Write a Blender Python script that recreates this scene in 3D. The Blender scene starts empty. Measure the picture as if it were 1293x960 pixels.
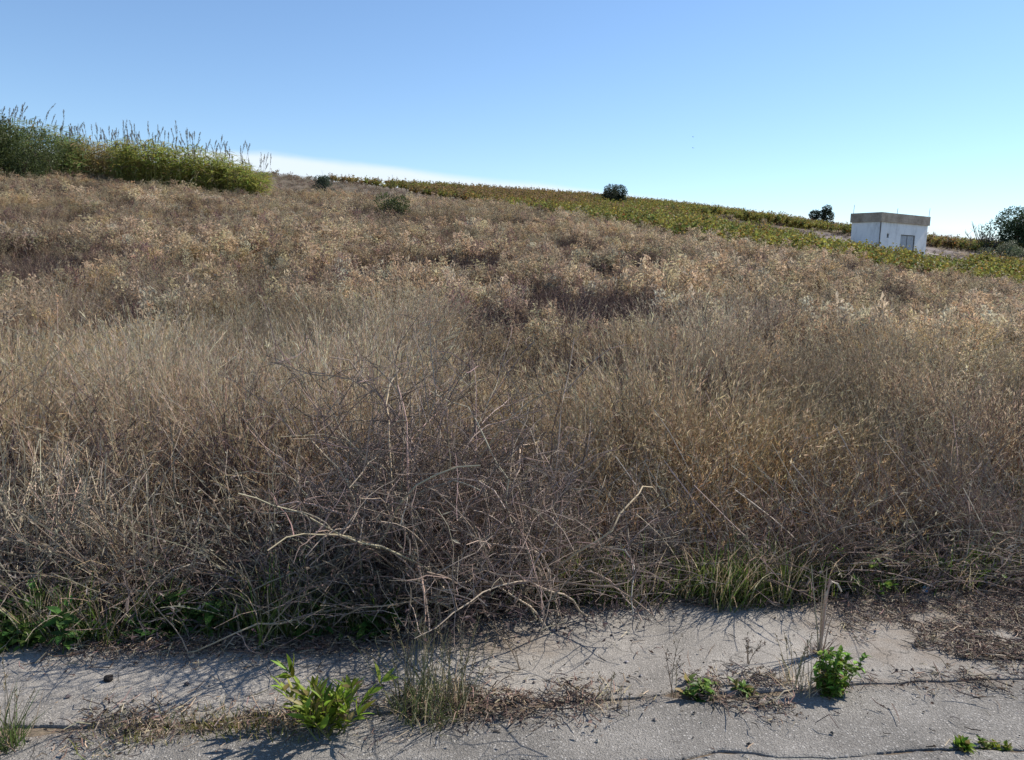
import bpy, math, random
import numpy as np

SC = bpy.context.scene
COL = SC.collection
rs = np.random.RandomState(7)
rad = math.radians

# ----------------------------------------------------------------- camera frame
PITCH, ROLL, FPX, EYE = rad(8.0), rad(1.5), 1000.0, 1.6
cp_, sp_ = math.cos(PITCH), math.sin(PITCH)
FW = np.array([0, cp_, -sp_]); U0 = np.array([0, sp_, cp_]); R0 = np.array([1.0, 0, 0])
RT = math.cos(ROLL) * R0 + math.sin(ROLL) * U0
UP = -math.sin(ROLL) * R0 + math.cos(ROLL) * U0


def ray(px, py):
    return FW + RT * ((px - 646.5) / FPX) + UP * ((480 - py) / FPX)


def at(px, py, Y):
    d = ray(px, py)
    p = d * (Y / d[1])
    return np.array([p[0], Y, p[2] + EYE])


def flat(px, py, z=0.0):
    d = ray(px, py)
    p = d * ((z - EYE) / d[2])
    return np.array([p[0], p[1], z])


# ----------------------------------------------------------------- noise
def vnoise(x, y, seed=0):
    x = np.asarray(x, float); y = np.asarray(y, float)
    xi = np.floor(x).astype(np.int64); yi = np.floor(y).astype(np.int64)
    fx = x - xi; fy = y - yi
    fx = fx * fx * (3 - 2 * fx); fy = fy * fy * (3 - 2 * fy)

    def h(a, b):
        n = (a * 374761393 + b * 668265263 + seed * 974634777) & 0xFFFFFFFF
        n = ((n ^ (n >> 13)) * 1274126177) & 0xFFFFFFFF
        n = n ^ (n >> 16)
        return (n & 0xFFFF) / 65535.0
    return (h(xi, yi) * (1 - fx) + h(xi + 1, yi) * fx) * (1 - fy) + (h(xi, yi + 1) * (1 - fx) + h(xi + 1, yi + 1) * fx) * fy


def fbm(x, y, seed=0, o=3):
    s = 0; a = 1; t = 0
    for i in range(o):
        s = s + a * vnoise(np.asarray(x) * 2 ** i, np.asarray(y) * 2 ** i, seed + 17 * i); t += a; a *= .5
    return s / t


def sstep(a, b, x):
    t = np.clip((np.asarray(x, float) - a) / (b - a), 0, 1)
    return t * t * (3 - 2 * t)


# ----------------------------------------------------------------- terrain
# visible tops of the vegetation: (px, py, distance, height of what grows there)
TC = [(-300, 200, 60, .8), (-300, 285, 22, .8), (-300, 392, 11, .8), (-300, 180, 150, .7),
      (60, 226, 55, .8), (60, 255, 36, .8), (60, 300, 22, .8), (60, 395, 11, .8), (60, 193, 150, .7),
      (340, 247, 60, .8), (340, 298, 26, .8), (340, 365, 13, .8), (340, 217, 150, .7),
      (495, 272, 47, .8), (410, 243, 80, .6), (520, 233, 150, .9),
      (646, 430, 9, .75), (646, 360, 17, .8), (646, 300, 33, .8), (646, 264, 60, .8), (646, 239, 150, 1.),
      (775, 258, 110, 1.0), (770, 247, 150, 1.0),
      (900, 350, 18, .8), (900, 305, 36, .8), (900, 288, 46, .8), (900, 262, 150, 1.0),
      (1000, 275, 140, 1.0), (1000, 300, 60, 1.0), (1000, 312, 42, .8),
      (1120, 312, 66, 1.1), (1120, 294, 130, 1.0), (1120, 336, 38, .8), (1120, 375, 20, .8),
      (1250, 445, 9, .7), (1250, 405, 16, .8), (1250, 365, 32, .8), (1250, 349, 45, 1.1), (1250, 321, 85, 1.1), (1250, 306, 125, 1.0),
      (1550, 440, 10, .7), (1550, 375, 32, .8), (1550, 332, 85, 1.1), (1550, 318, 125, 1.)]
_p = []
for px, py, Y, h in TC:
    w = at(px, py, Y); _p.append((w[0] / Y, math.log(Y), (w[2] - h) / Y))
for a in (-1.4, -.9, -.6, -.3, 0, .3, .6, .9, 1.4):
    for Y in (3.2, 4.5, 6.5):
        _p.append((a, math.log(Y), 0.0))
for a, e in ((-.9, .11), (-.5, .1), (-.3, .075), (0, .062), (.3, .04), (.65, .02), (1, .01)):
    _p.append((a, math.log(260), e)); _p.append((a, math.log(700), min(e, .03) * .4)); _p.append((a, math.log(2500), -.012))
for a in (-1.6, 1.6):
    for Y, e in ((11, 0), (30, .03), (60, .06), (130, .06)):
        _p.append((a, math.log(Y), e * (1.3 if a < 0 else .5)))
_p = np.array(_p)
_S = np.array([3.0, 1.4])
_A = _p[:, :2] * _S


def _tps(r2):
    return .5 * r2 * np.log(r2 + 1e-9)


_n = len(_A)
_K = _tps(((_A[:, None] - _A[None]) ** 2).sum(-1)) + np.eye(_n) * .06
_Q = np.hstack([np.ones((_n, 1)), _A])
_M = np.vstack([np.hstack([_K, _Q]), np.hstack([_Q.T, np.zeros((3, 3))])])
_W = np.linalg.solve(_M, np.concatenate([_p[:, 2], np.zeros(3)]))


def edge_y(X):      # far edge of the paving
    X = np.asarray(X, float)
    return 3.60 + .13 * X + .10 * (fbm(X * 1.3 + 5, X * 0 + 2, 3) - .5) * 2 - .20 * sstep(-.05, -.45, X) + .0


def joint_y(X):     # weedy joint between asphalt and pavement
    X = np.asarray(X, float)
    return 2.72 + .15 * X + .05 * (fbm(X * 2.1, X * 0 + 9, 5) - .5) * 2


def crack_y(X):     # narrow crack in the asphalt
    X = np.asarray(X, float)
    return 2.39 + .10 * X + .07 * (fbm(X * 2.7 + 3, X * 0 + 4, 8) - .5) * 2


def trk(X):
    return 92 - .06 * (X - 10)


def terr(X, Y):
    X = np.asarray(X, float); Y = np.asarray(Y, float)
    shp = np.broadcast(X, Y).shape
    X = np.broadcast_to(X, shp).ravel(); Y = np.broadcast_to(Y, shp).ravel()
    Yc = np.maximum(Y, 3.2)
    q = np.stack([np.clip(X / Yc, -1.6, 1.6), np.log(Yc)], 1) * _S
    e = np.empty(len(q))
    for i in range(0, len(q), 20000):
        b = q[i:i + 20000]
        e[i:i + 20000] = _tps(((b[:, None] - _A[None]) ** 2).sum(-1)) @ _W[:_n] + np.hstack([np.ones((len(b), 1)), b]) @ _W[_n:]
    z = e * Yc * sstep(3.3, 7, Y)
    z = z + .06 * (fbm(X * .7, Y * .7, 31) - .5) * sstep(3.8, 6, Y)
    z = z + .85 * np.exp(-((Y - trk(X)) / 7.5) ** 2) * sstep(12, 22, X) * sstep(72, 58, X)
    z = np.where(Y < edge_y(X) + .02, -.012, np.where(Y < edge_y(X) + .5, -.02 + z, z))
    return z.reshape(shp)


# ----------------------------------------------------------------- materials
def newmat(name):
    m = bpy.data.materials.new(name); m.use_nodes = True
    m.node_tree.nodes.clear()
    return m, m.node_tree.nodes, m.node_tree.links


def N(nodes, t, **kw):
    n = nodes.new(t)
    for k, v in kw.items():
        if k in n.inputs.keys() if isinstance(k, str) else False:
            n.inputs[k].default_value = v
        else:
            setattr(n, k, v)
    return n


def plantmat(name, inst=True, trans=.3, rough=.7, gloss=.0):
    m, n, l = newmat(name)
    out = n.new('ShaderNodeOutputMaterial')
    a = n.new('ShaderNodeAttribute'); a.attribute_name = 'Col'
    c = a.outputs['Color']
    if inst:
        b = n.new('ShaderNodeAttribute'); b.attribute_type = 'INSTANCER'; b.attribute_name = 'tint'
        mx = n.new('ShaderNodeVectorMath'); mx.operation = 'MULTIPLY'
        l.new(c, mx.inputs[0]); l.new(b.outputs['Vector'], mx.inputs[1]); c = mx.outputs[0]
    d = n.new('ShaderNodeBsdfPrincipled'); d.inputs['Roughness'].default_value = rough
    d.inputs['Specular IOR Level'].default_value = .08 + gloss
    l.new(c, d.inputs['Base Color'])
    if trans > 0:
        t = n.new('ShaderNodeBsdfTranslucent'); l.new(c, t.inputs['Color'])
        mix = n.new('ShaderNodeMixShader'); mix.inputs[0].default_value = trans
        l.new(d.outputs[0], mix.inputs[1]); l.new(t.outputs[0], mix.inputs[2])
        l.new(mix.outputs[0], out.inputs[0])
    else:
        l.new(d.outputs[0], out.inputs[0])
    return m


def noisemat(name, stops, scale=4, detail=6, rough=.85, bump=.3, bscale=60, second=None, bdist=.02):
    """object-space noise picks between colours; a finer noise adds relief"""
    m, n, l = newmat(name)
    out = n.new('ShaderNodeOutputMaterial'); d = n.new('ShaderNodeBsdfPrincipled')
    d.inputs['Roughness'].default_value = rough; d.inputs['Specular IOR Level'].default_value = .25
    tc = n.new('ShaderNodeTexCoord')
    t = n.new('ShaderNodeTexNoise'); t.inputs['Scale'].default_value = scale; t.inputs['Detail'].default_value = detail
    l.new(tc.outputs['Object'], t.inputs['Vector'])
    r = n.new('ShaderNodeValToRGB'); e = r.color_ramp.elements
    while len(e) < len(stops):
        e.new(.5)
    for i, (p, c) in enumerate(stops):
        e[i].position = p; e[i].color = (*c, 1)
    l.new(t.outputs[0], r.inputs[0]); c = r.outputs[0]
    t2 = n.new('ShaderNodeTexNoise'); t2.inputs['Scale'].default_value = bscale; t2.inputs['Detail'].default_value = 4
    l.new(tc.outputs['Object'], t2.inputs['Vector'])
    mr = n.new('ShaderNodeMapRange'); mr.inputs[1].default_value = .3; mr.inputs[2].default_value = .7
    mr.inputs[3].default_value = .72; mr.inputs[4].default_value = 1.25
    l.new(t2.outputs[0], mr.inputs[0])
    mm = n.new('ShaderNodeVectorMath'); mm.operation = 'SCALE'
    l.new(c, mm.inputs[0]); l.new(mr.outputs[0], mm.inputs['Scale'])
    l.new(mm.outputs[0], d.inputs['Base Color'])
    b = n.new('ShaderNodeBump'); b.inputs['Strength'].default_value = bump; b.inputs['Distance'].default_value = bdist
    l.new(t2.outputs[0], b.inputs['Height']); l.new(b.outputs[0], d.inputs['Normal'])
    l.new(d.outputs[0], out.inputs[0])
    return m


def pavemat(name, base, stone_lo, stone_hi, vscale, stone_amt, bump, dirt=(.215, .178, .142), bd=.006):
    """paving: blotched base, aggregate stones from a Voronoi, dirt laid where the 'dirt' attribute says"""
    m, n, l = newmat(name)
    out = n.new('ShaderNodeOutputMaterial'); d = n.new('ShaderNodeBsdfPrincipled')
    d.inputs['Roughness'].default_value = .85; d.inputs['Specular IOR Level'].default_value = .3
    tc = n.new('ShaderNodeTexCoord')
    nz = n.new('ShaderNodeTexNoise'); nz.inputs['Scale'].default_value = 2.2; nz.inputs['Detail'].default_value = 8
    nz.inputs['Roughness'].default_value = .65
    l.new(tc.outputs['Object'], nz.inputs['Vector'])
    r = n.new('ShaderNodeValToRGB')
    r.color_ramp.elements[0].position = .33; r.color_ramp.elements[0].color = (*[x * .64 for x in base], 1)
    r.color_ramp.elements[1].position = .68; r.color_ramp.elements[1].color = (*[x * 1.25 for x in base], 1)
    l.new(nz.outputs[0], r.inputs[0])
    vo = n.new('ShaderNodeTexVoronoi'); vo.inputs['Scale'].default_value = vscale
    l.new(tc.outputs['Object'], vo.inputs['Vector'])
    sep = n.new('ShaderNodeSeparateColor'); l.new(vo.outputs['Color'], sep.inputs[0])
    r2 = n.new('ShaderNodeValToRGB'); r2.color_ramp.interpolation = 'LINEAR'
    r2.color_ramp.elements[0].color = (*stone_lo, 1); r2.color_ramp.elements[1].color = (*stone_hi, 1)
    l.new(sep.outputs[0], r2.inputs[0])
    fac = n.new('ShaderNodeMapRange'); fac.inputs[1].default_value = .45; fac.inputs[2].default_value = .25
    fac.inputs[3].default_value = 0; fac.inputs[4].default_value = stone_amt
    l.new(vo.outputs['Distance'], fac.inputs[0])
    mx = n.new('ShaderNodeMix'); mx.data_type = 'RGBA'
    l.new(fac.outputs[0], mx.inputs['Factor']); l.new(r.outputs[0], mx.inputs[6]); l.new(r2.outputs[0], mx.inputs[7])
    fn = n.new('ShaderNodeTexNoise'); fn.inputs['Scale'].default_value = 180; fn.inputs['Detail'].default_value = 3
    l.new(tc.outputs['Object'], fn.inputs['Vector'])
    fm = n.new('ShaderNodeMapRange'); fm.inputs[1].default_value = .3; fm.inputs[2].default_value = .7
    fm.inputs[3].default_value = .68; fm.inputs[4].default_value = 1.32
    l.new(fn.outputs[0], fm.inputs[0])
    sc = n.new('ShaderNodeVectorMath'); sc.operation = 'SCALE'
    l.new(mx.outputs[2], sc.inputs[0]); l.new(fm.outputs[0], sc.inputs['Scale'])
    at_ = n.new('ShaderNodeAttribute'); at_.attribute_name = 'dirt'
    dn = n.new('ShaderNodeTexNoise'); dn.inputs['Scale'].default_value = 9; dn.inputs['Detail'].default_value = 7
    l.new(tc.outputs['Object'], dn.inputs['Vector'])
    ad = n.new('ShaderNodeMath'); ad.operation = 'ADD'; l.new(at_.outputs['Fac'], ad.inputs[0]); l.new(dn.outputs[0], ad.inputs[1])
    dm = n.new('ShaderNodeMapRange'); dm.inputs[1].default_value = .85; dm.inputs[2].default_value = 1.25; dm.inputs[4].default_value = .9
    l.new(ad.outputs[0], dm.inputs[0])
    mx2 = n.new('ShaderNodeMix'); mx2.data_type = 'RGBA'
    dcol = n.new('ShaderNodeVectorMath'); dcol.operation = 'SCALE'; dcol.inputs[0].default_value = dirt
    l.new(fm.outputs[0], dcol.inputs['Scale'])
    l.new(dm.outputs[0], mx2.inputs['Factor']); l.new(sc.outputs[0], mx2.inputs[6]); l.new(dcol.outputs[0], mx2.inputs[7])
    wz = n.new('ShaderNodeTexNoise'); wz.inputs['Scale'].default_value = 3.5; wz.inputs['Detail'].default_value = 6
    l.new(tc.outputs['Object'], wz.inputs['Vector'])
    wa = n.new('ShaderNodeVectorMath'); wa.operation = 'MULTIPLY_ADD'; wa.inputs[1].default_value = (.35, .35, .35)
    l.new(wz.outputs['Color'], wa.inputs[0]); l.new(tc.outputs['Object'], wa.inputs[2])
    v2 = n.new('ShaderNodeTexVoronoi'); v2.feature = 'DISTANCE_TO_EDGE'; v2.inputs['Scale'].default_value = 1.15
    l.new(wa.outputs[0], v2.inputs['Vector'])
    ck = n.new('ShaderNodeMapRange'); ck.inputs[1].default_value = .002; ck.inputs[2].default_value = .006; ck.inputs[3].default_value = .45; ck.inputs[4].default_value = 1
    l.new(v2.outputs['Distance'], ck.inputs[0])
    ckm = n.new('ShaderNodeMapRange'); ckm.inputs[1].default_value = .42; ckm.inputs[2].default_value = .56; l.new(nz.outputs[0], ckm.inputs[0])
    cmx = n.new('ShaderNodeMix'); cmx.data_type = 'FLOAT'; cmx.inputs[2].default_value = 1.0
    l.new(ckm.outputs[0], cmx.inputs[0]); l.new(ck.outputs[0], cmx.inputs[3])
    cs = n.new('ShaderNodeVectorMath'); cs.operation = 'SCALE'; l.new(mx2.outputs[2], cs.inputs[0]); l.new(cmx.outputs[0], cs.inputs['Scale'])
    l.new(cs.outputs[0], d.inputs['Base Color'])
    hm = n.new('ShaderNodeMath'); hm.operation = 'MULTIPLY_ADD'; hm.inputs[1].default_value = -.25
    l.new(vo.outputs['Distance'], hm.inputs[0]); l.new(fn.outputs[0], hm.inputs[2])
    b = n.new('ShaderNodeBump'); b.inputs['Strength'].default_value = bump; b.inputs['Distance'].default_value = bd
    l.new(hm.outputs[0], b.inputs['Height']); l.new(b.outputs[0], d.inputs['Normal'])
    l.new(d.outputs[0], out.inputs[0])
    return m


M_STEM = plantmat('dry_stem', True, 0.38, .75)
M_LEAF = plantmat('dry_leaf', True, .45, .75)
M_GREEN = plantmat('green_leaf', True, .42, .5)
S_STEM = plantmat('stem_single', False, 0.0, .7)
S_DRY = plantmat('dry_single', False, .3, .75)
S_GREEN = plantmat('leaf_single', False, .42, .45, .15)


# ----------------------------------------------------------------- geometry accumulator
def rnd(a, b, n, r=None):
    return (r or rs).uniform(a, b, n)


def unit(v):
    return v / (np.linalg.norm(v, axis=-1, keepdims=True) + 1e-12)


def colvar(base, n, v=.2, r=None, hue=.05):
    r = r or rs
    b = np.array(base, float)
    k = r.normal(1, v, (n, 1)).clip(.4, 1.8)
    return (b * k * r.normal(1, hue, (n, 3)).clip(.7, 1.3)).clip(.003, .95)


class G:
    def __init__(s):
        s.V = []; s.C = []; s.Q = []; s.T = []; s.QM = []; s.TM = []; s.n = 0

    def add(s, V, col, quads=None, tris=None, mat=0):
        V = np.asarray(V, float).reshape(-1, 3); col = np.broadcast_to(np.asarray(col, float), (len(V), 3))
        if quads is not None and len(quads):
            q = np.asarray(quads, np.int64).reshape(-1, 4); s.Q.append(q + s.n); s.QM.append(np.full(len(q), mat))
        if tris is not None and len(tris):
            t = np.asarray(tris, np.int64).reshape(-1, 3); s.T.append(t + s.n); s.TM.append(np.full(len(t), mat))
        s.V.append(V); s.C.append(col); s.n += len(V)
        return s

    def tubes(s, P, R, col, mat=0, sides=3):
        n, k, _ = P.shape
        T = np.gradient(P, axis=1); T = unit(T)
        ref = np.where(np.abs(T[..., 2:3]) < .9, np.array([0, 0, 1.0]), np.array([1.0, 0, 0]))
        A = unit(np.cross(T, ref)); B = np.cross(T, A)
        R = np.broadcast_to(R, (n, k))
        ang = np.arange(sides) * 2 * math.pi / sides
        V = P[:, :, None] + R[:, :, None, None] * (A[:, :, None] * np.cos(ang)[None, None, :, None] + B[:, :, None] * np.sin(ang)[None, None, :, None])
        base = (np.arange(n) * k * sides)[:, None, None] + (np.arange(k - 1) * sides)[None, :, None]
        j = np.arange(sides); j2 = (j + 1) % sides
        q = np.stack([base + j, base + j2, base + sides + j2, base + sides + j], -1).reshape(-1, 4)
        col = np.asarray(col, float)
        if col.ndim == 2:
            col = np.broadcast_to(col[:, None, None], V.shape)
        elif col.ndim == 3:
            col = np.broadcast_to(col[:, :, None], V.shape)
        else:
            col = np.broadcast_to(col, V.shape)
        return s.add(V, col.reshape(-1, 3), q, None, mat)

    def ribbons(s, P, W, side, col, mat=0):
        n, k, _ = P.shape
        W = np.broadcast_to(W, (n, k))[..., None]
        if side.ndim == 2:
            side = side[:, None]
        V = np.stack([P - side * W * .5, P + side * W * .5], 2)
        base = (np.arange(n) * k * 2)[:, None] + (np.arange(k - 1) * 2)[None]
        q = np.stack([base, base + 1, base + 3, base + 2], -1).reshape(-1, 4)
        col = np.asarray(col, float)
        col = np.broadcast_to(col[:, None, None] if col.ndim == 2 else col, V.shape)
        return s.add(V, col.reshape(-1, 3), q, None, mat)

    def leaves(s, b, d, nrm, L, W, col, mat=0, fold=.25, droop=.0):
        """pointed folded leaves: b base, d direction, nrm rough normal"""
        n = len(b); d = unit(d); sd = unit(np.cross(d, nrm)); up = np.cross(sd, d)
        L = np.broadcast_to(L, n)[:, None]; W = np.broadcast_to(W, n)[:, None]
        m1 = b + d * L * .4 - up * 0; tip = b + d * L - up * L * droop
        l1 = m1 - sd * W * .5 + up * W * fold; r1 = m1 + sd * W * .5 + up * W * fold
        V = np.stack([b, l1, tip, r1], 1)
        o = (np.arange(n) * 4)[:, None]
        tri = np.concatenate([o + np.array([0, 2, 1]), o + np.array([0, 3, 2])])
        col = np.broadcast_to(np.asarray(col, float), (n, 3))
        return s.add(V, np.repeat(col, 4, 0), None, tri, mat)

    def big_leaves(s, b, d, nrm, L, W, col, mat=0, fold=.2, droop=.4, k=5, shape=(0.12, .8, 1., .7, .04)):
        n = len(b); d = unit(d); sd = unit(np.cross(d, nrm)); up = np.cross(sd, d)
        L = np.broadcast_to(L, n); W = np.broadcast_to(W, n); droop = np.broadcast_to(droop, n)
        t = np.linspace(0, 1, k)
        mid = b[:, None] + d[:, None] * (L[:, None] * t)[..., None] - up[:, None] * (L[:, None] * droop[:, None] * t ** 2)[..., None]
        w = W[:, None] * np.array(shape)[None]
        e = up[:, None] * (w * fold)[..., None]
        V = np.stack([mid - sd[:, None] * (w * .5)[..., None] + e, mid, mid + sd[:, None] * (w * .5)[..., None] + e], 2)
        base = (np.arange(n) * k * 3)[:, None, None] + (np.arange(k - 1) * 3)[None, :, None]
        j = np.arange(2)
        q = np.stack([base + j, base + j + 1, base + j + 4, base + j + 3], -1).reshape(-1, 4)
        col = np.broadcast_to(np.asarray(col, float), (n, 3))
        return s.add(V, np.repeat(col, k * 3, 0), q, None, mat)

    def box(s, lo, hi, col, mat=0):
        x0, y0, z0 = lo; x1, y1, z1 = hi
        V = [(x0, y0, z0), (x1, y0, z0), (x1, y1, z0), (x0, y1, z0), (x0, y0, z1), (x1, y0, z1), (x1, y1, z1), (x0, y1, z1)]
        return s.add(V, col, [(0, 3, 2, 1), (4, 5, 6, 7), (0, 1, 5, 4), (1, 2, 6, 5), (2, 3, 7, 6), (3, 0, 4, 7)], None, mat)

    def data(s):
        V = np.concatenate(s.V) if s.V else np.zeros((0, 3)); C = np.concatenate(s.C) if s.C else np.zeros((0, 3))
        Q = np.concatenate(s.Q) if s.Q else np.zeros((0, 4), int); T = np.concatenate(s.T) if s.T else np.zeros((0, 3), int)
        QM = np.concatenate(s.QM) if s.QM else np.zeros(0, int); TM = np.concatenate(s.TM) if s.TM else np.zeros(0, int)
        return V, C, Q, T, QM, TM


def mk_mesh(name, V, C, Q, T, QM, TM, mats, smooth=False):
    me = bpy.data.meshes.new(name)
    me.vertices.add(len(V)); me.vertices.foreach_set('co', V.astype(np.float32).ravel())
    loops = np.concatenate([Q.ravel(), T.ravel()]).astype(np.int32)
    starts = np.concatenate([np.arange(len(Q)) * 4, len(Q) * 4 + np.arange(len(T)) * 3]).astype(np.int32)
    me.loops.add(len(loops)); me.loops.foreach_set('vertex_index', loops)
    me.polygons.add(len(starts)); me.polygons.foreach_set('loop_start', starts)
    for m in mats:
        me.materials.append(m)
    if len(starts):
        me.polygons.foreach_set('material_index', np.concatenate([QM, TM]).astype(np.int32))
        me.polygons.foreach_set('use_smooth', np.full(len(starts), smooth))
    a = me.attributes.new('Col', 'FLOAT_COLOR', 'POINT')
    a.data.foreach_set('color', np.concatenate([C, np.ones((len(C), 1))], 1).astype(np.float32).ravel())
    me.update(calc_edges=True)
    return me


def tag(o, label=None, cat=None, group=None, kind=None):
    if label: o['label'] = label
    if cat: o['category'] = cat
    if group: o['group'] = group
    if kind: o['kind'] = kind
    return o


def build(g, name, mats, parent=None, loc=None, smooth=False):
    me = mk_mesh(name, *g.data(), mats if isinstance(mats, (list, tuple)) else [mats], smooth)
    o = bpy.data.objects.new(name, me); COL.objects.link(o)
    if parent: o.parent = parent
    if loc is not None: o.location = [float(x) for x in loc]
    return o


def thing(name, label, cat, loc, rz=0, group=None):
    o = bpy.data.objects.new(name, None); COL.objects.link(o)
    o.location = [float(x) for x in loc]; o.rotation_euler = (0, 0, rz); o.empty_display_size = .1
    return tag(o, label, cat, group)


# ----------------------------------------------------------------- instanced ground cover (one object each)
def scatter(name, label, cat, protos, mats, pts, pid, rot, scl, tint):
    V = []; C = []; Q = []; T = []; QM = []; TM = []; PID = []; n = 0
    for k, g in enumerate(protos):
        v, c, q, t, qm, tm = g.data()
        V.append(v); C.append(c); Q.append(q + n); T.append(t + n); QM.append(qm); TM.append(tm); PID.append(np.full(len(v), k)); n += len(v)
    m = len(pts)
    V.append(pts); C.append(np.ones((m, 3))); PID.append(pid)
    V = np.concatenate(V)
    me = mk_mesh(name, V, np.concatenate(C), np.concatenate(Q), np.concatenate(T), np.concatenate(QM), np.concatenate(TM), mats)
    a = me.attributes.new('pid', 'INT', 'POINT'); a.data.foreach_set('value', np.concatenate(PID).astype(np.int32))
    a = me.attributes.new('isp', 'BOOLEAN', 'POINT'); f = np.zeros(len(V), bool); f[n:] = True; a.data.foreach_set('value', f)
    for nm, arr in (('rot', rot), ('scl', scl), ('tint', tint)):
        full = np.zeros((len(V), 3), np.float32); full[n:] = arr
        a = me.attributes.new(nm, 'FLOAT_VECTOR', 'POINT'); a.data.foreach_set('vector', full.ravel())
    o = bpy.data.objects.new(name, me); COL.objects.link(o)
    ng = bpy.data.node_groups.new(name + '_spread', 'GeometryNodeTree')
    ng.interface.new_socket('Geometry', in_out='INPUT', socket_type='NodeSocketGeometry')
    ng.interface.new_socket('Geometry', in_out='OUTPUT', socket_type='NodeSocketGeometry')
    nn, l = ng.nodes, ng.links
    gi = nn.new('NodeGroupInput'); go = nn.new('NodeGroupOutput')

    def attr(nm, ty):
        x = nn.new('GeometryNodeInputNamedAttribute'); x.data_type = ty; x.inputs['Name'].default_value = nm
        return x.outputs['Attribute']
    isp = attr('isp', 'BOOLEAN'); pd = attr('pid', 'INT'); ro = attr('rot', 'FLOAT_VECTOR'); sc = attr('scl', 'FLOAT_VECTOR')
    e2r = nn.new('FunctionNodeEulerToRotation'); l.new(ro, e2r.inputs[0])
    s0 = nn.new('GeometryNodeSeparateGeometry'); s0.domain = 'POINT'
    l.new(gi.outputs[0], s0.inputs['Geometry']); l.new(isp, s0.inputs['Selection'])
    jn = nn.new('GeometryNodeJoinGeometry')
    for k in range(len(protos)):
        cmp_ = nn.new('FunctionNodeCompare'); cmp_.data_type = 'INT'; cmp_.operation = 'EQUAL'
        ins = [i for i in cmp_.inputs if i.type == 'INT' and i.enabled]
        l.new(pd, ins[0]); ins[1].default_value = k
        sk = nn.new('GeometryNodeSeparateGeometry'); sk.domain = 'POINT'
        l.new(s0.outputs['Inverted'], sk.inputs['Geometry']); l.new(cmp_.outputs[0], sk.inputs['Selection'])
        ip = nn.new('GeometryNodeInstanceOnPoints')
        l.new(s0.outputs['Selection'], ip.inputs['Points']); l.new(cmp_.outputs[0], ip.inputs['Selection'])
        l.new(sk.outputs['Selection'], ip.inputs['Instance'])
        l.new(e2r.outputs[0], ip.inputs['Rotation']); l.new(sc, ip.inputs['Scale'])
        l.new(ip.outputs[0], jn.inputs[0])
    l.new(jn.outputs[0], go.inputs[0])
    md = o.modifiers.new('spread', 'NODES'); md.node_group = ng
    return tag(o, label, cat, kind='stuff')


# ----------------------------------------------------------------- plant shapes
def arcs(r, n, spread, L, lean, bend, k=6, az=None, wig=.06, base=None):
    """n bending stems as (n,k,3) point rows; leans away from vertical along its azimuth, more so towards the tip"""
    L = r.uniform(*L, n); th0 = r.uniform(*lean, n); bd = r.uniform(*bend, n)
    az = r.uniform(0, 2 * math.pi, n) if az is None else az
    s = np.linspace(0, 1, k)
    th = th0[:, None] + bd[:, None] * s[None] ** 1.6 + r.normal(0, wig, (n, k)).cumsum(1)
    aa = az[:, None] + r.normal(0, wig * 1.5, (n, k)).cumsum(1)
    D = np.stack([np.sin(th) * np.cos(aa), np.sin(th) * np.sin(aa), np.cos(th)], -1)
    P = np.concatenate([np.zeros((n, 1, 3)), (D[:, :-1] * (L / (k - 1))[:, None, None]).cumsum(1)], 1)
    if base is None:
        rr = spread * np.sqrt(r.uniform(0, 1, n)); a2 = r.uniform(0, 6.283, n)
        base = np.stack([rr * np.cos(a2), rr * np.sin(a2), np.full(n, -.02)], 1)
    return P + base[:, None]


def along(P, t):
    """points and tangents on rows P at t (n,m) in 0..1"""
    n, k, _ = P.shape
    x = np.clip(t, 0, .9999) * (k - 1); i = x.astype(int); f = (x - i)[..., None]
    r = np.arange(n)[:, None]
    return P[r, i] * (1 - f) + P[r, i + 1] * f, unit(P[r, i + 1] - P[r, i])


def rdir(r, n, up=0.0):
    v = r.normal(0, 1, (n, 3)); v[:, 2] += up
    return unit(v)


STRAW = (.52, .41, .275); BUFF = (.53, .44, .31); BROWN = (.23, .165, .11); DUN = (.36, .285, .20); PURP = (.17, .12, .095); GREYST = (.34, .30, .25)


def heads(g, r, P, t0, t1, m, L, W, col, mat, up=.6, v=.18):
    n = len(P)
    t = r.uniform(t0, t1, (n, m)); p, tg = along(P, t)
    d = rdir(r, n * m) + tg.reshape(-1, 3) * up
    g.leaves(p.reshape(-1, 3), d, rdir(r, n * m), r.uniform(*L, n * m), r.uniform(*W, n * m), colvar(col, n * m, v, r), mat, .2)


def p_straw(seed, n=44, L=(.45, .95), col=STRAW, lean=(0, .5), bend=(0, 1.1), sp=.18, rad_=.0016, head=11, blades=46, hc=(.46, .37, .26), hup=2.0):
    r = np.random.RandomState(seed); g = G()
    P = arcs(r, n, sp, L, lean, bend, 6, wig=.1)
    g.tubes(P, np.linspace(rad_, rad_ * .5, 6)[None] * r.uniform(.7, 1.3, (n, 1)), colvar(col, n, .22, r), 0)
    heads(g, r, P, .68, 1, head, (.018, .05), (.003, .0055), hc, 1, hup)
    b = arcs(r, blades, sp, (.15, .5), (.1, .9), (.6, 2.4), 5, wig=.22)
    g.ribbons(b, np.array([.006, .006, .005, .004, .001])[None], rdir(r, blades), colvar(tuple(x * .8 for x in col), blades, .25, r), 1)
    return g


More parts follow.
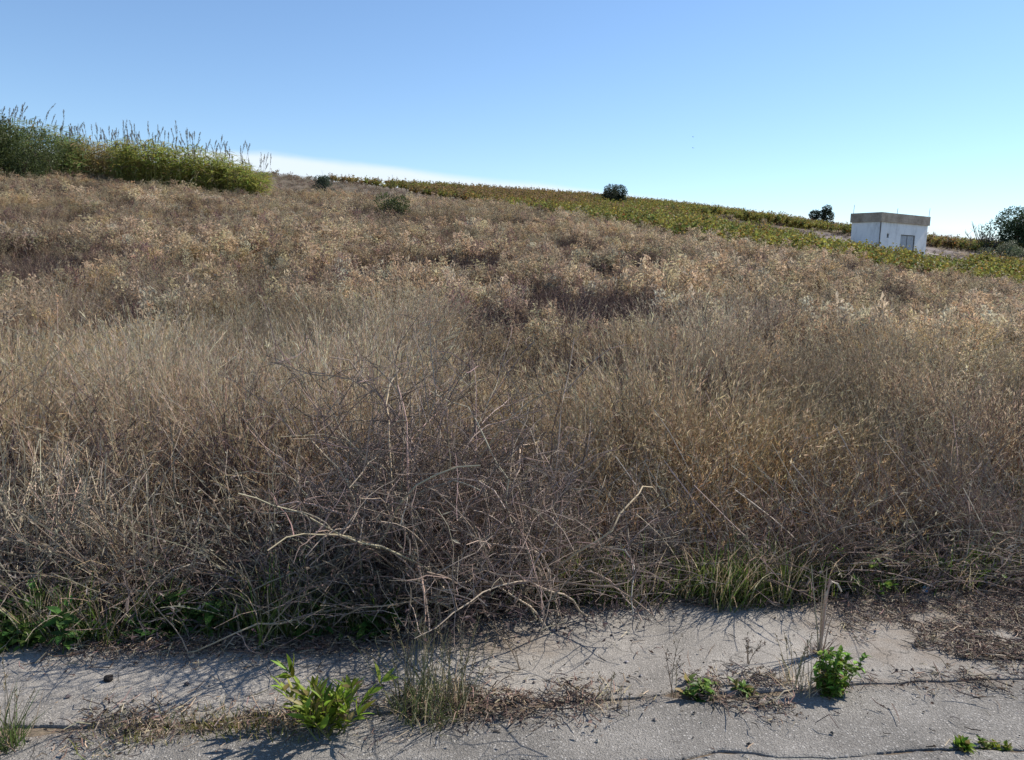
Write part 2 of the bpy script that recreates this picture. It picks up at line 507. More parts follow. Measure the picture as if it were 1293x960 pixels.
def p_plume(seed, n=11, L=(.55, 1.0), stem=BROWN, head=BUFF, sp=.2, m=46, leafc=BROWN, hw=.035, big=1.0, t0=.68):
    r = np.random.RandomState(seed); g = G()
    P = arcs(r, n, sp, L, (0, .42), (-.1, .55), 6)
    g.tubes(P, np.linspace(.0034, .0015, 6)[None], colvar(stem, n, .25, r), 0)
    t = r.uniform(t0, 1, (n, m)); p, tg = along(P, t); k = n * m
    off = r.normal(0, 1, (k, 3)) * (hw * (1.15 - t.ravel()) / .4)[:, None]
    ch = colvar(head, n, .16, r)
    c = np.repeat(ch, m, 0) * r.normal(1, .15, (k, 1)).clip(.5, 1.4)
    g.leaves(p.reshape(-1, 3) + off, rdir(r, k) + tg.reshape(-1, 3) * .8, rdir(r, k), r.uniform(.02, .05, k) * big, r.uniform(.008, .02, k) * big, c, 1)
    heads(g, r, P, .2, .72, 10, (.03, .07), (.006, .015), leafc, 1, -.2)
    q = 2
    t = r.uniform(.5, .8, (n, q)); p, tg = along(P, t); p = p.reshape(-1, 3)
    Q = arcs(r, n * q, 0, (.1, .26), (.3, .8), (-.5, .1), 4, base=p)
    g.tubes(Q, np.full((1, 4), .0014), colvar(stem, n * q, .25, r), 0)
    heads(g, r, Q, .5, 1, 18, (.015, .042), (.006, .016), head, 1, .6)
    return g


def p_twig(seed, n=22, L=(.4, .85), col=PURP, sp=.2, kids=8, r0=.0028):
    r = np.random.RandomState(seed); g = G()
    P = arcs(r, n, sp, L, (.05, .7), (-.2, .7), 6, wig=.1)
    g.tubes(P, np.linspace(r0, r0 * .45, 6)[None], colvar(col, n, .3, r), 0)
    t = r.uniform(.25, .97, (n, kids)); p, tg = along(P, t); p = p.reshape(-1, 3)
    Q = arcs(r, n * kids, 0, (.08, .26), (.2, 1.1), (-.3, .7), 4, base=p, wig=.12)
    g.tubes(Q, np.linspace(r0 * .5, r0 * .28, 4)[None], colvar(tuple(x * 1.15 for x in col), n * kids, .3, r), 0)
    heads(g, r, Q, .4, 1, 4, (.008, .02), (.004, .009), tuple(x * 1.3 for x in col), 1, .3)
    return g


def p_fallen(seed, n=26, L=(.4, .9), col=GREYST, lean=(.9, 1.5), sp=.3, r0=.0024, hz=.35):
    r = np.random.RandomState(seed); g = G()
    rr = sp * np.sqrt(r.uniform(0, 1, n)); a2 = r.uniform(0, 6.28, n)
    base = np.stack([rr * np.cos(a2), rr * np.sin(a2), r.uniform(0, hz, n) ** 1.3], 1)
    P = arcs(r, n, sp, L, lean, (0, .5), 7, base=base, wig=.13)
    P[..., 2] = np.maximum(P[..., 2], .005)
    g.tubes(P, np.linspace(r0, r0 * .6, 7)[None] * r.uniform(.6, 1.4, (n, 1)), colvar(col, n, .25, r), 0)
    heads(g, r, P, .1, 1, 7, (.02, .06), (.005, .012), tuple(x * .75 for x in col), 0, 0, .3)
    return g


def p_grass(seed, n=70, L=(.12, .34), col=(.10, .15, .035), dry=.25, sp=.12, w=.006):
    r = np.random.RandomState(seed); g = G()
    b = arcs(r, n, sp, L, (.05, .6), (.1, 1.2), 5)
    c = colvar(col, n, .22, r, .08); k = r.uniform(0, 1, n) < dry; c[k] = colvar(STRAW, k.sum(), .2, r)
    az = r.uniform(0, 6.28, n)
    g.ribbons(b, np.array([.7, 1, .9, .6, .1])[None] * w, np.stack([np.cos(az), np.sin(az), az * 0], 1), c, 0)
    return g


def p_forb(seed, n=30, L=(.03, .075), col=(.07, .13, .03), h=.16, sp=.14):
    r = np.random.RandomState(seed); g = G()
    P = arcs(r, 8, sp * .6, (h * .4, h), (.1, .8), (0, .5), 4)
    g.tubes(P, np.full((1, 4), .0015), colvar((.12, .13, .05), 8, .2, r), 0)
    t = r.uniform(.2, 1, (8, n // 8 + 1)); p, tg = along(P, t); p = p.reshape(-1, 3); k = len(p)
    d = rdir(r, k); d[:, 2] = np.abs(d[:, 2]) * .5
    g.big_leaves(p, d, np.tile([0, 0, 1.0], (k, 1)) + r.normal(0, .3, (k, 3)), r.uniform(*L, k), r.uniform(L[0] * .4, L[1] * .5, k), colvar(col, k, .25, r, .08), 0, droop=r.uniform(0, .5, k))
    return g


def p_vine(seed, col=(.265, .25, .06), n=200):
    r = np.random.RandomState(seed); g = G()
    P = arcs(r, 1, 0, (.5, .5), (0, .2), (0, .2), 4); g.tubes(P, np.full((1, 4), .035), np.array([[.08, .06, .045]]), 0, 4)
    S = arcs(r, 14, .05, (.5, 1.1), (.3, 1.1), (-.2, .9), 5); S[..., 2] += .42
    g.tubes(S, np.full((1, 5), .006), colvar((.16, .10, .05), 14, .2, r), 0)
    t = r.uniform(.05, 1, (14, n // 14)); p, tg = along(S, t); p = p.reshape(-1, 3) + r.normal(0, .07, (t.size, 3)); k = len(p)
    c = colvar(col, k, .25, r, .1)
    y = r.uniform(0, 1, k); c[y < .12] = colvar((.30, .22, .05), (y < .12).sum(), .2, r); c[y > .93] = colvar((.22, .09, .03), (y > .93).sum(), .2, r)
    g.leaves(p, rdir(r, k, -.2), rdir(r, k, .8), r.uniform(.12, .22, k), r.uniform(.11, .19, k), c, 1, .15)
    return g


# ----------------------------------------------------------------- world and light
SUN_DIR = unit(np.array([.866, .5, 0])); SUN_EL = rad(44)
w = bpy.data.worlds.new('World'); SC.world = w; w.use_nodes = True
wn, wl = w.node_tree.nodes, w.node_tree.links
wn.clear()
wo = wn.new('ShaderNodeOutputWorld'); bg = wn.new('ShaderNodeBackground')
sky = wn.new('ShaderNodeTexSky'); sky.sky_type = 'NISHITA'; sky.sun_disc = False
sky.sun_elevation = SUN_EL; sky.sun_rotation = math.atan2(SUN_DIR[0], SUN_DIR[1])
sky.altitude = 50; sky.air_density = 1.0; sky.dust_density = 0.0; sky.ozone_density = 5.0
bg.inputs['Strength'].default_value = .124
# a low bank of white cloud above the hill
tcw = wn.new('ShaderNodeTexCoord'); sp = wn.new('ShaderNodeSeparateXYZ'); wl.new(tcw.outputs['Generated'], sp.inputs[0])


def wm(op, a, b=None, c=None):
    x = wn.new('ShaderNodeMath'); x.operation = op
    for i, v in enumerate((a, b, c)):
        if v is None: continue
        if isinstance(v, (int, float)): x.inputs[i].default_value = v
        else: wl.new(v, x.inputs[i])
    return x.outputs[0]


ysafe = wm('MAXIMUM', sp.outputs[1], .02)
azr = wm('DIVIDE', sp.outputs[0], ysafe); elr = wm('DIVIDE', sp.outputs[2], ysafe)
wnz = wn.new('ShaderNodeTexNoise'); wnz.inputs['Scale'].default_value = 9; wnz.inputs['Detail'].default_value = 4
mpg = wn.new('ShaderNodeMapping'); mpg.inputs['Scale'].default_value = (1, 1, 5); wl.new(tcw.outputs['Generated'], mpg.inputs[0]); wl.new(mpg.outputs[0], wnz.inputs['Vector'])
top = wm('MINIMUM', wm('MULTIPLY_ADD', azr, -.085, .1075), .134)
top = wm('ADD', top, wm('MULTIPLY_ADD', wnz.outputs[0], .012, -.006))
mr = wn.new('ShaderNodeMapRange'); mr.interpolation_type = 'SMOOTHSTEP'
wl.new(wm('SUBTRACT', elr, top), mr.inputs[0]); mr.inputs[1].default_value = .003; mr.inputs[2].default_value = -.009; mr.inputs[3].default_value = 0; mr.inputs[4].default_value = .85
front = wm('GREATER_THAN', sp.outputs[1], .05)
cm = wn.new('ShaderNodeMix'); cm.data_type = 'RGBA'
wl.new(wm('MULTIPLY', mr.outputs[0], front), cm.inputs['Factor']); wl.new(sky.outputs[0], cm.inputs[6]); cm.inputs[7].default_value = (5.6, 6.1, 6.5, 1)
wl.new(cm.outputs[2], bg.inputs['Color']); wl.new(bg.outputs[0], wo.inputs[0])

sl = bpy.data.lights.new('sun', 'SUN'); sl.energy = 5.0; sl.angle = rad(.53); sl.color = (1, .94, .85)
so = bpy.data.objects.new('sun', sl); COL.objects.link(so)
from mathutils import Vector, Matrix
sv = Vector((SUN_DIR[0] * math.cos(SUN_EL), SUN_DIR[1] * math.cos(SUN_EL), math.sin(SUN_EL)))
so.rotation_euler = sv.to_track_quat('Z', 'Y').to_euler(); so.location = (20, 15, 30)

cam = bpy.data.cameras.new('camera'); co = bpy.data.objects.new('camera', cam); COL.objects.link(co)
cam.sensor_fit = 'HORIZONTAL'; cam.sensor_width = 36; cam.lens = 36 * FPX / 1293; cam.clip_end = 6000; cam.clip_start = .05
co.matrix_world = Matrix(((RT[0], UP[0], -FW[0], 0), (RT[1], UP[1], -FW[1], 0), (RT[2], UP[2], -FW[2], EYE), (0, 0, 0, 1)))
SC.camera = co
SC.view_settings.view_transform = 'Standard'; SC.view_settings.look = 'None'; SC.view_settings.exposure = .4; SC.view_settings.gamma = 1
SC.render.engine = 'CYCLES'
cy = SC.cycles
cy.use_denoising = True; cy.denoiser = 'OPENIMAGEDENOISE'; cy.max_bounces = 6; cy.diffuse_bounces = 3; cy.glossy_bounces = 2; cy.transmission_bounces = 4
cy.use_adaptive_sampling = False; cy.caustics_reflective = False; cy.caustics_refractive = False

# ----------------------------------------------------------------- ground, road, pavement
av = np.concatenate([np.linspace(-1.6, -.8, 14)[:-1], np.linspace(-.8, .85, 90), np.linspace(.85, 1.6, 14)[1:]])
yv = np.concatenate([np.linspace(3.0, 6, 24), np.geomspace(6.2, 300, 110), np.geomspace(330, 3000, 14)])
AA, YY = np.meshgrid(av, yv); XX = AA * YY; ZZ = terr(XX, YY)
gg = G()
nr, nc = XX.shape
idx = np.arange(nr * nc).reshape(nr, nc)
gg.add(np.stack([XX, YY, ZZ], -1), (1, 1, 1), np.stack([idx[:-1, :-1], idx[:-1, 1:], idx[1:, 1:], idx[1:, :-1]], -1))
gg.add([(-4.8, 3, -.012), (-40, 3, -.012), (-40, -30, -.012), (40, -30, -.012), (40, 3, -.012), (4.8, 3, -.012)], (1, 1, 1), [(0, 1, 2, 3), (0, 3, 4, 5)])
M_SOIL = noisemat('dry_soil', [(.3, (.085, .062, .045)), (.5, (.15, .115, .08)), (.7, (.24, .19, .13))], 1.3, 8, .95, .6, 45)
tag(build(gg, 'ground', M_SOIL, smooth=True), kind='structure')


def sheet(name, y0, y1, z, mat, x0=-9, x1=9, nx=700, ny=26, dirtf=None):
    X = np.concatenate([np.linspace(x0, -3.4, 60)[:-1], np.linspace(-3.4, 3.4, 1300), np.linspace(3.4, x1, 60)[1:]]); nx = len(X)
    t = np.linspace(0, 1, ny); t = t - .13 * np.sin(2 * math.pi * t) 
    A = y0(X); B = y1(X)
    Yg = A[None] * (1 - t[:, None]) + B[None] * t[:, None]; Xg = np.broadcast_to(X, Yg.shape)
    Zg = z + .007 * (fbm(Xg * .7, Yg * .7, 77) - .5) + .004 * (fbm(Xg * 7, Yg * 7, 78) - .5)
    e = np.minimum(t, 1 - t)[:, None] * (B - A)[None]
    Zg = Zg - .004 * np.exp(-(e / .006) ** 2)
    Z2 = Zg.copy()
    g = G(); n = nx * ny; ii = np.arange(n).reshape(ny, nx)
    V = np.stack([Xg, Yg, Zg], -1).reshape(-1, 3)
    sk0 = V[ii[0]] - [0, 0, .06]; sk1 = V[ii[-1]] - [0, 0, .06]
    q = np.stack([ii[:-1, :-1], ii[:-1, 1:], ii[1:, 1:], ii[1:, :-1]], -1).reshape(-1, 4)
    j0 = n + np.arange(nx); j1 = n + nx + np.arange(nx)
    q = np.concatenate([q, np.stack([j0[:-1], j0[1:], ii[0, 1:], ii[0, :-1]], -1), np.stack([ii[-1, :-1], ii[-1, 1:], j1[1:], j1[:-1]], -1)])
    Vall = np.concatenate([V, sk0, sk1])
    g.add(Vall, (1, 1, 1), q)
    o = build(g, name, mat, smooth=True)
    dv = dirtf(Vall[:, 0], Vall[:, 1]) if dirtf else np.zeros(len(Vall))
    a = o.data.attributes.new('dirt', 'FLOAT', 'POINT'); a.data.foreach_set('value', dv.astype(np.float32))
    return tag(o, kind='structure')


def jit(seed, amp, fr):
    return lambda X: amp * (fbm(X * fr, X * 0 + seed, seed, 4) - .5) * 2


def dirt_pave(X, Y):
    e = np.exp(-np.abs(Y - edge_y(X)) / .16) * .75 + np.exp(-np.abs(Y - joint_y(X)) / .09) * .6
    e = e + .75 * np.exp(-(((X + .05) / .45) ** 2 + ((Y - 3.25) / .2) ** 2))
    e = e + .55 * sstep(1.15, 1.6, X) * sstep(3.0, 3.2, Y - .1 * (X - 1.5))
    return e


def dirt_road(X, Y):
    return np.exp(-np.abs(Y - joint_y(X)) / .1) * .75 + np.exp(-np.abs(Y - crack_y(X)) / .04) * .2


M_CONC = pavemat('worn_concrete', (.275, .252, .222), (.125, .112, .098), (.47, .43, .38), 115, .75, .8)
M_ASPH = pavemat('coarse_asphalt', (.222, .205, .182), (.092, .083, .073), (.46, .43, .39), 85, .8, .75, bd=.012)
j1 = jit(11, .03, 9); j2 = jit(12, .03, 8); j3 = jit(13, .014, 9); j4 = jit(14, .008, 13); j5 = jit(15, .03, 6)
gap = lambda X: .12 + .95 * sstep(.4, .62, vnoise(X * 2.3 + 7, X * 0, 43)) * (1 - .8 * sstep(1.0, 1.3, X))
cw = lambda X: .0006 + .0055 * sstep(.1, .6, X) * sstep(.25, .75, vnoise(X * 6, X * 0, 41)) * (.5 + vnoise(X * 40, X * 0, 42))
sheet('pavement', lambda X: joint_y(X) + (.03 + j1(X)) * gap(X) + .004, lambda X: edge_y(X) + j5(X), .002, M_CONC, ny=60, dirtf=dirt_pave)
sheet('road', lambda X: crack_y(X) + cw(X) + j3(X), lambda X: joint_y(X) - (.03 + j2(X)) * gap(X), 0.0, M_ASPH, ny=30, dirtf=dirt_road)
sheet('road', lambda X: X * 0 - 6, lambda X: crack_y(X) - cw(X) + j3(X), -.003, M_ASPH, ny=160, dirtf=dirt_road)


def surf(X, Y):     # height of whatever is underfoot
    return np.where(Y < joint_y(X), .002, np.where(Y < edge_y(X), .003, terr(X, Y) + .0))


# ----------------------------------------------------------------- field of dry weeds
_va = []; _vy = []
for px, py in ((540, 243), (594, 250), (650, 262), (700, 270), (780, 282), (892, 300), (1000, 315), (1080, 330), (1175, 345), (1293, 360), (1420, 372)):
    d = ray(px, py); Yt = np.linspace(18, 150, 1200)
    hz = EYE + d[2] / d[1] * Yt - (terr(d[0] / d[1] * Yt, Yt) + .85)      # sight line above the weed tops
    i = int(np.argmax(hz < 0)) if (hz < 0).any() else len(Yt) - 1
    _va.append(d[0] / d[1]); _vy.append(float(Yt[i]))
print('field edge', [(round(x, 2), round(y)) for x, y in zip(_va, _vy)])


def vine_y(a):
    return np.interp(a, [-1.6, -.45, -.3] + _va + [1.6], [175, 168, 150] + _vy + [_vy[-1] - 3])


def wedge(y0, y1, dens, amin=-.86, amax=.9, pad=1.0):
    """random points, even per square metre, in the part of the field in view and somewhat beside it"""
    n = int(dens * (amax - amin) * (y1 * y1 - y0 * y0) / 2)
    Y = np.sqrt(rs.uniform(y0 * y0, y1 * y1, n)); X = rs.uniform(amin, amax, n) * Y + rs.uniform(-pad, pad, n)
    return X, Y


BR = np.array([-.40, 3.72])      # where the dead shrub stands
protos = [
    p_straw(1), p_straw(2, col=BUFF, hc=STRAW), p_straw(3, col=(.46, .36, .24), L=(.35, .8)), p_straw(4, col=(.42, .385, .29), hc=GREYST, lean=(.1, .9)),   # 0-3
    p_plume(5), p_plume(6, head=(.50, .37, .22), n=13), p_plume(7, L=(.45, .85), head=(.38, .30, .215), stem=PURP), p_plume(8, head=(.50, .415, .29), sp=.26, n=14, hw=.045),  # 4-7
    p_twig(9), p_twig(10, L=(.3, .65), col=(.16, .12, .10), n=26), p_twig(11, col=(.10, .075, .075), sp=.28, n=30),    # 8-10
    p_straw(12, col=(.40, .285, .17), hc=(.38, .26, .15), L=(.3, .75)),     # 11 orange
    p_grass(13, 80, (.2, .5), (.13, .15, .06), .45, .16, .006),            # 12 fading green
    p_plume(14, n=8, hw=.06, big=1.7, m=70, t0=.6), p_plume(15, n=9, hw=.055, big=1.7, m=64, head=(.47, .36, .24), t0=.62),     # 13, 14 big heads
    p_plume(16, n=8, hw=.07, big=1.9, m=70, head=(.50, .42, .30), t0=.6), p_plume(17, n=8, hw=.05, big=1.6, m=50, head=(.33, .26, .20), stem=PURP),       # 15, 16
    p_straw(18, n=75, L=(.65, 1.15), col=(.49, .42, .325), lean=(0, .4), bend=(.1, .9), sp=.13, rad_=.0014, head=7, blades=40, hc=(.47, .40, .30), hup=2.5),   # 17 tall wisps
    p_straw(19, n=70, L=(.6, 1.05), col=(.44, .355, .25), lean=(.05, .6), bend=(.2, 1.1), sp=.14, rad_=.0014, head=7, blades=40, hc=(.42, .335, .235), hup=2.5),
]
Xs = []; Ys = []; Ps = []; Ss = []; Ts = []


def put(X, Y, pid, s, tint):
    Xs.append(X); Ys.append(Y); Ps.append(pid); Ss.append(s); Ts.append(tint)


def field(y0, y1, dens, scale, seed):
    X, Y = wedge(y0, y1, dens)
    a = X / Y
    k = (Y < vine_y(a) + rs.normal(0, 1.2, len(Y))) & (Y > edge_y(X) + .28)
    k &= ((X - BR[0]) / .85) ** 2 + ((Y - BR[1] - .1) / .7) ** 2 > rs.uniform(.6, 1.1, len(X))
    X, Y = X[k], Y[k]; n = len(X)
    n5 = fbm(X * .8 + 2, Y * .55, 59)
    k = (n5 > .36) | (rs.uniform(0, 1, n) < .45) | (Y > 45)
    X, Y, n5 = X[k], Y[k], n5[k]; n = len(X)
    n1 = fbm(X * .22, Y * .22, 51 + seed * 0); n2 = fbm(X * .5 + 9, Y * .5, 52); n3 = fbm(X * .5, Y * .5 + 4, 53)
    u = rs.uniform(0, 1, n)
    n4 = fbm(X * .16 + 3, Y * .12, 57)
    wp = sstep(6.0, 15, Y + 11 * (n1 - .5)) * (.45 + .42 * sstep(.36, .58, n4)) * np.where(Y < 6.2, 0, 1)
    bigp = np.where(n3 + .18 * sstep(-.2, .35, X / Y) - .07 + rs.normal(0, .08, n) > .52, rs.choice([13, 15, 14], n), rs.choice([14, 16, 16, 6], n))
    pid = np.where(u < wp, np.where(rs.uniform(0, 1, n) < sstep(8, 14, Y) * (.8 - .45 * sstep(20, 45, Y)), bigp, rs.choice([4, 5, 6, 7], n)), rs.choice([0, 1, 2, 3], n, p=[.35, .2, .25, .2]))
    v = rs.uniform(0, 1, n)
    tw = (sstep(.54, .66, n2) * .8 + .10 * sstep(8, 14, Y) + .03) * (.6 + .4 * sstep(7, 12, Y))
    pid = np.where(v < tw, rs.choice([8, 9, 10], n, p=[.4, .35, .25]), pid)
    pid = np.where((n3 > .66) & (Y < 9) & (rs.uniform(0, 1, n) < .5), 11, pid)
    pid = np.where((n3 < .36) & (Y < 10) & (rs.uniform(0, 1, n) < .45), 12, pid)
    wis = (fbm(X * .45 + 6, Y * .3, 91) > .53) & (Y > 4.6) & (Y < 13) & (rs.uniform(0, 1, n) < .42)
    pid = np.where(wis, rs.choice([17, 18], n), pid)
    s = scale * (.72 + .56 * n5) * rs.uniform(.75, 1.2, n) * (.82 + .36 * n3)
    s *= .55 + .45 * sstep(0, 1.6, Y - edge_y(X))                   # shorter by the pavement
    t = (.58 + .42 * n1 + .46 * sstep(.3, .7, n5))[:, None] * (1 - .15 * sstep(11, 24, Y))[:, None] * rs.normal(1, .11, (n, 1)) * np.array([.95, .925, .875])
    t = t * (1 + (n2 - .5)[:, None] * np.array([.02, -.02, .14]))
    put(X, Y, pid, s, t.clip(.4, 1.22))


field(3.5, 9, 22, 1.0, 0)
field(9, 20, 15, 1.0, 1)
field(20, 38, 8.5, 1.08, 2)
field(38, 70, 4.2, 1.2, 3)
# sparse low dry grass up the far left slope
X, Y = wedge(66, 165, .55, -.75, .02)
k = Y < vine_y(X / Y) + rs.normal(0, 5, len(Y)); X, Y = X[k], Y[k]
put(X, Y, rs.choice([0, 2, 3, 16, 9], len(X)), rs.uniform(.5, .9, len(X)), np.ones((len(X), 3)) * rs.normal(.8, .1, (len(X), 1)))
X = rs.uniform(16, 64, 800); Y = trk(X) - 5 + rs.normal(0, 3.2, 800); k = ~((X > 29) & (X < 43) & (Y > 66) & (Y < 82)); X, Y = X[k], Y[k]
k = fbm(X * .3, Y * .5, 58) > .45; X, Y = X[k], Y[k]
put(X, Y, rs.choice([8, 9, 10, 7, 3], len(X)), rs.uniform(.35, .7, len(X)), np.ones((len(X), 3)) * rs.normal(1.1, .15, (len(X), 1)))
X = np.concatenate(Xs); Y = np.concatenate(Ys); pid = np.concatenate(Ps); s = np.concatenate(Ss); t = np.concatenate(Ts)
n = len(X)
wide = rs.uniform(.9, 1.25, n) * np.where(Y > 38, 1.7, np.where(Y > 20, 1.25, 1.0))
scatter('dry_weeds', 'tall dry brown and straw coloured weeds covering the whole field', 'dry weeds', protos, [M_STEM, M_LEAF],
        np.stack([X, Y, terr(X, Y)], 1), pid, np.stack([rs.normal(0, .1, n), rs.normal(0, .1, n), rs.uniform(0, 6.28, n)], 1),
        np.stack([s * wide, s * wide, s], 1), t)
print('weeds', n)

# ----------------------------------------------------------------- fallen stalks and litter along the field edge
fp = [p_fallen(21, L=(.25, .6)), p_fallen(22, col=(.24, .19, .165), L=(.2, .55), n=38), p_fallen(23, lean=(.4, 1.3), L=(.35, .8), n=16, col=(.40, .34, .27)), p_fallen(24, col=(.20, .155, .145), L=(.15, .45), n=60, hz=.2, r0=.0016)]
X = rs.uniform(-4.6, 5.0, 620); X = np.where((X > .4) & (rs.uniform(0, 1, 620) < .4), rs.normal(-.4, .6, 620), X); Y = edge_y(X) + np.abs(rs.normal(0, .62, 620)) + np.where(X < -.5, .3, .12)
far = Y > edge_y(X) + .3
pidf = np.where(rs.uniform(0, 1, 620) < .45, 3, rs.choice([0, 1, 2], 620))
scatter('fallen_stalks', 'pale broken stalks lying across each other along the field edge', 'fallen stalks', fp, [M_STEM],
        np.stack([X, Y, surf(X, Y)], 1), pidf, np.stack([X * 0, X * 0, rs.uniform(0, 6.28, 620)], 1), np.repeat(rs.uniform(.6, 1.15, (620, 1)), 3, 1),
        rs.normal(1, .15, (620, 1)).clip(.5, 1.6) * np.ones(3))

# long single stalks leaning over the near weeds
g = G(); n = 150
X = rs.uniform(-4.5, 5, n); Y = edge_y(X) + .15 + rs.uniform(0, 1, n) ** 1.4 * 3.2
P = arcs(rs, n, 0, (.45, 1.1), (.25, 1.25), (-.1, .6), 7, base=np.stack([X, Y, terr(X, Y)], 1), wig=.05, az=rs.normal(2.6, 1.3, n))
g.tubes(P, np.linspace(.0032, .0016, 7)[None] * rs.uniform(.6, 1.25, (n, 1)), colvar((.42, .35, .27), n, .2), 0, 4)
n = 80; X = rs.uniform(.9, 3.4, n); Y = edge_y(X) + rs.uniform(.15, .9, n)
P = arcs(rs, n, 0, (.4, .95), (.5, 1.2), (0, .3), 7, base=np.stack([X, Y, terr(X, Y)], 1), wig=.03, az=rs.normal(2.75, .35, n))
g.tubes(P, np.linspace(.0034, .002, 7)[None] * rs.uniform(.7, 1.25, (n, 1)), colvar((.46, .39, .32), n, .18), 0, 4)
tag(build(g, 'leaning_stalks', S_STEM), 'long thin pale stalks leaning at angles over the near weeds', 'dry stalks', kind='stuff')

# green growth along the edge
gp = [p_grass(31, L=(.1, .26), col=(.11, .14, .05)), p_grass(32, 60, (.15, .4), (.12, .16, .04), .4), p_forb(33, col=(.10, .17, .04)), p_forb(34, 40, (.04, .09), (.075, .14, .04), .22), p_grass(35, 60, (.025, .07), (.19, .19, .06), .4, .09, .004)]
X = rs.uniform(-4.8, 5, 1500); Y = edge_y(X) + np.where(X < -.4, rs.normal(.07, .09, 1500), rs.normal(.08, .09, 1500))
den = np.where(X < -.55, .95 * sstep(-.3, -.7, X), 0) + .7 * np.exp(-((X - .3) / .25) ** 2) + .62 * np.exp(-((X - 1.0) / .30) ** 2) + .35 * np.exp(-((X - 2.3) / .7) ** 2)
den = den * (.15 + 1.1 * sstep(.3, .65, fbm(X * 3, Y * 3, 61)))
k = (rs.uniform(0, 1, 1500) < den) & (Y > edge_y(X) - .01); X, Y = X[k], Y[k]; n = len(X)
left = X < -.2
pidg = np.where(left, rs.choice([0, 1, 2, 3], n, p=[.12, .16, .40, .32]), rs.choice([0, 1, 4], n, p=[.5, .4, .1]))
X2 = np.concatenate([rs.normal(-1.3, .07, 5), rs.normal(-1.0, .12, 9), rs.uniform(-.9, -.3, 4)]); Y2 = joint_y(X2) + rs.normal(-.03, .035, len(X2))
X = np.concatenate([X, X2]); Y = np.concatenate([Y, Y2]); pidg = np.concatenate([pidg, np.full(len(X2), 4)])
# faint green low growth in hollows of the field
X3, Y3 = wedge(4.2, 9, 5, -.8, .8); k = fbm(X3 * .6 + 3, Y3 * .6, 66) > .57; X3, Y3 = X3[k], Y3[k]
X = np.concatenate([X, X3]); Y = np.concatenate([Y, Y3]); pidg = np.concatenate([pidg, rs.choice([0, 1], len(X3))]); n = len(X)
scatter('green_grass', 'low green grass and leafy weeds along the pavement edge', 'green grass', gp, [M_GREEN],
        np.stack([X, Y, surf(X, Y)], 1), pidg, np.stack([X * 0, X * 0, rs.uniform(0, 6.28, n)], 1), np.repeat(rs.uniform(.6, 1.15, (n, 1)), 3, 1),
        rs.normal(1, .15, (n, 1)).clip(.5, 1.6) * np.ones(3))

# litter: bits of straw, twig and leaf on the paving
g = G(); Xl = []; Yl = []
n = 11000; X = rs.uniform(-4, 4.5, n); X = X[rs.uniform(0, 1, n) < sstep(.35, .75, fbm(X * 2.3, X * 0, 79))]; n = len(X); Xl.append(X); Yl.append(joint_y(X) + rs.normal(0, .05 + .05 * vnoise(X * 2, X * 0, 71), n))
n = 22000; X = rs.uniform(.9, 4.3, n); k = rs.uniform(0, 1, n) < sstep(.95, 2.0, X + 1.1 * (fbm(X * 1.6, X * 0 + 3, 75) - .5)); X = X[k]; n = len(X); Y = 3.10 + .1 * (X - 1.2) + .12 * (fbm(X * 3, X * 0, 76) - .5) + rs.uniform(-.1, .95, n) ** 1.2 * .75; Xl.append(X); Yl.append(np.nan_to_num(Y, nan=3.2))
n = 6000; X = rs.uniform(-4, 4.5, n); Xl.append(X); Yl.append(edge_y(X) - np.abs(rs.normal(0, .07, n)) + .05)
n = 9000; X = rs.normal(-.85, .55, n); Xl.append(X); Yl.append(edge_y(X) - np.abs(rs.normal(0, .12, n)) + .1)
n = 6500; X = rs.normal(.4, .55, n); X = X[rs.uniform(0, 1, n) < sstep(.3, .7, fbm(X * 3.3, X * 0, 80))]; n = len(X); Xl.append(X); Yl.append(joint_y(X) + rs.normal(.0, .025, n) + rs.normal(0, 1, n) * .14 * vnoise(X * 3.1, X * 0, 74) ** 2)
n = 700; X = rs.uniform(-3, 3, n); Xl.append(X); Yl.append(rs.uniform(2.1, 3.7, n))
X = np.concatenate(Xl); Y = np.concatenate(Yl); n = len(X)
k = fbm(X * 4, Y * 7, 73) > .38; X, Y = X[k], Y[k]; n = len(X)
az = rs.uniform(0, 6.28, n); Lb = rs.gamma(2, .016, n).clip(.008, .16)
d = np.stack([np.cos(az), np.sin(az), rs.uniform(-.05, .35, n)], 1)
b = np.stack([X, Y, surf(X, Y) + rs.uniform(.002, .02, n)], 1)
lt = rs.uniform(0, 1, n)
cc = np.where((lt < .45)[:, None], colvar((.19, .13, .10), n, .3), np.where((lt < .8)[:, None], colvar(DUN, n, .25), colvar((.09, .07, .06), n, .3)))
P = b[:, None] + d[:, None] * (Lb[:, None] * np.array([0, .5, 1])[None])[..., None]; P[:, 1] += rs.normal(0, 1, (n, 3)) * (Lb * .12)[:, None]
P[..., 2] = np.maximum(P[..., 2], (surf(X, Y) + .002)[:, None])
g.tubes(P, np.array([.0015, .0018, .001])[None] * rs.uniform(.5, 1.5, (n, 1)), cc, 0)
k = rs.choice(n, 5000); g.leaves(b[k], d[k], rdir(rs, len(k), 1.5), rs.uniform(.01, .03, len(k)), rs.uniform(.005, .014, len(k)), colvar((.17, .12, .09), len(k), .3), 1)
tag(build(g, 'plant_litter', [S_STEM, S_DRY]), 'brown straw, twigs and dead leaves littering the joint and paving', 'litter', kind='stuff')

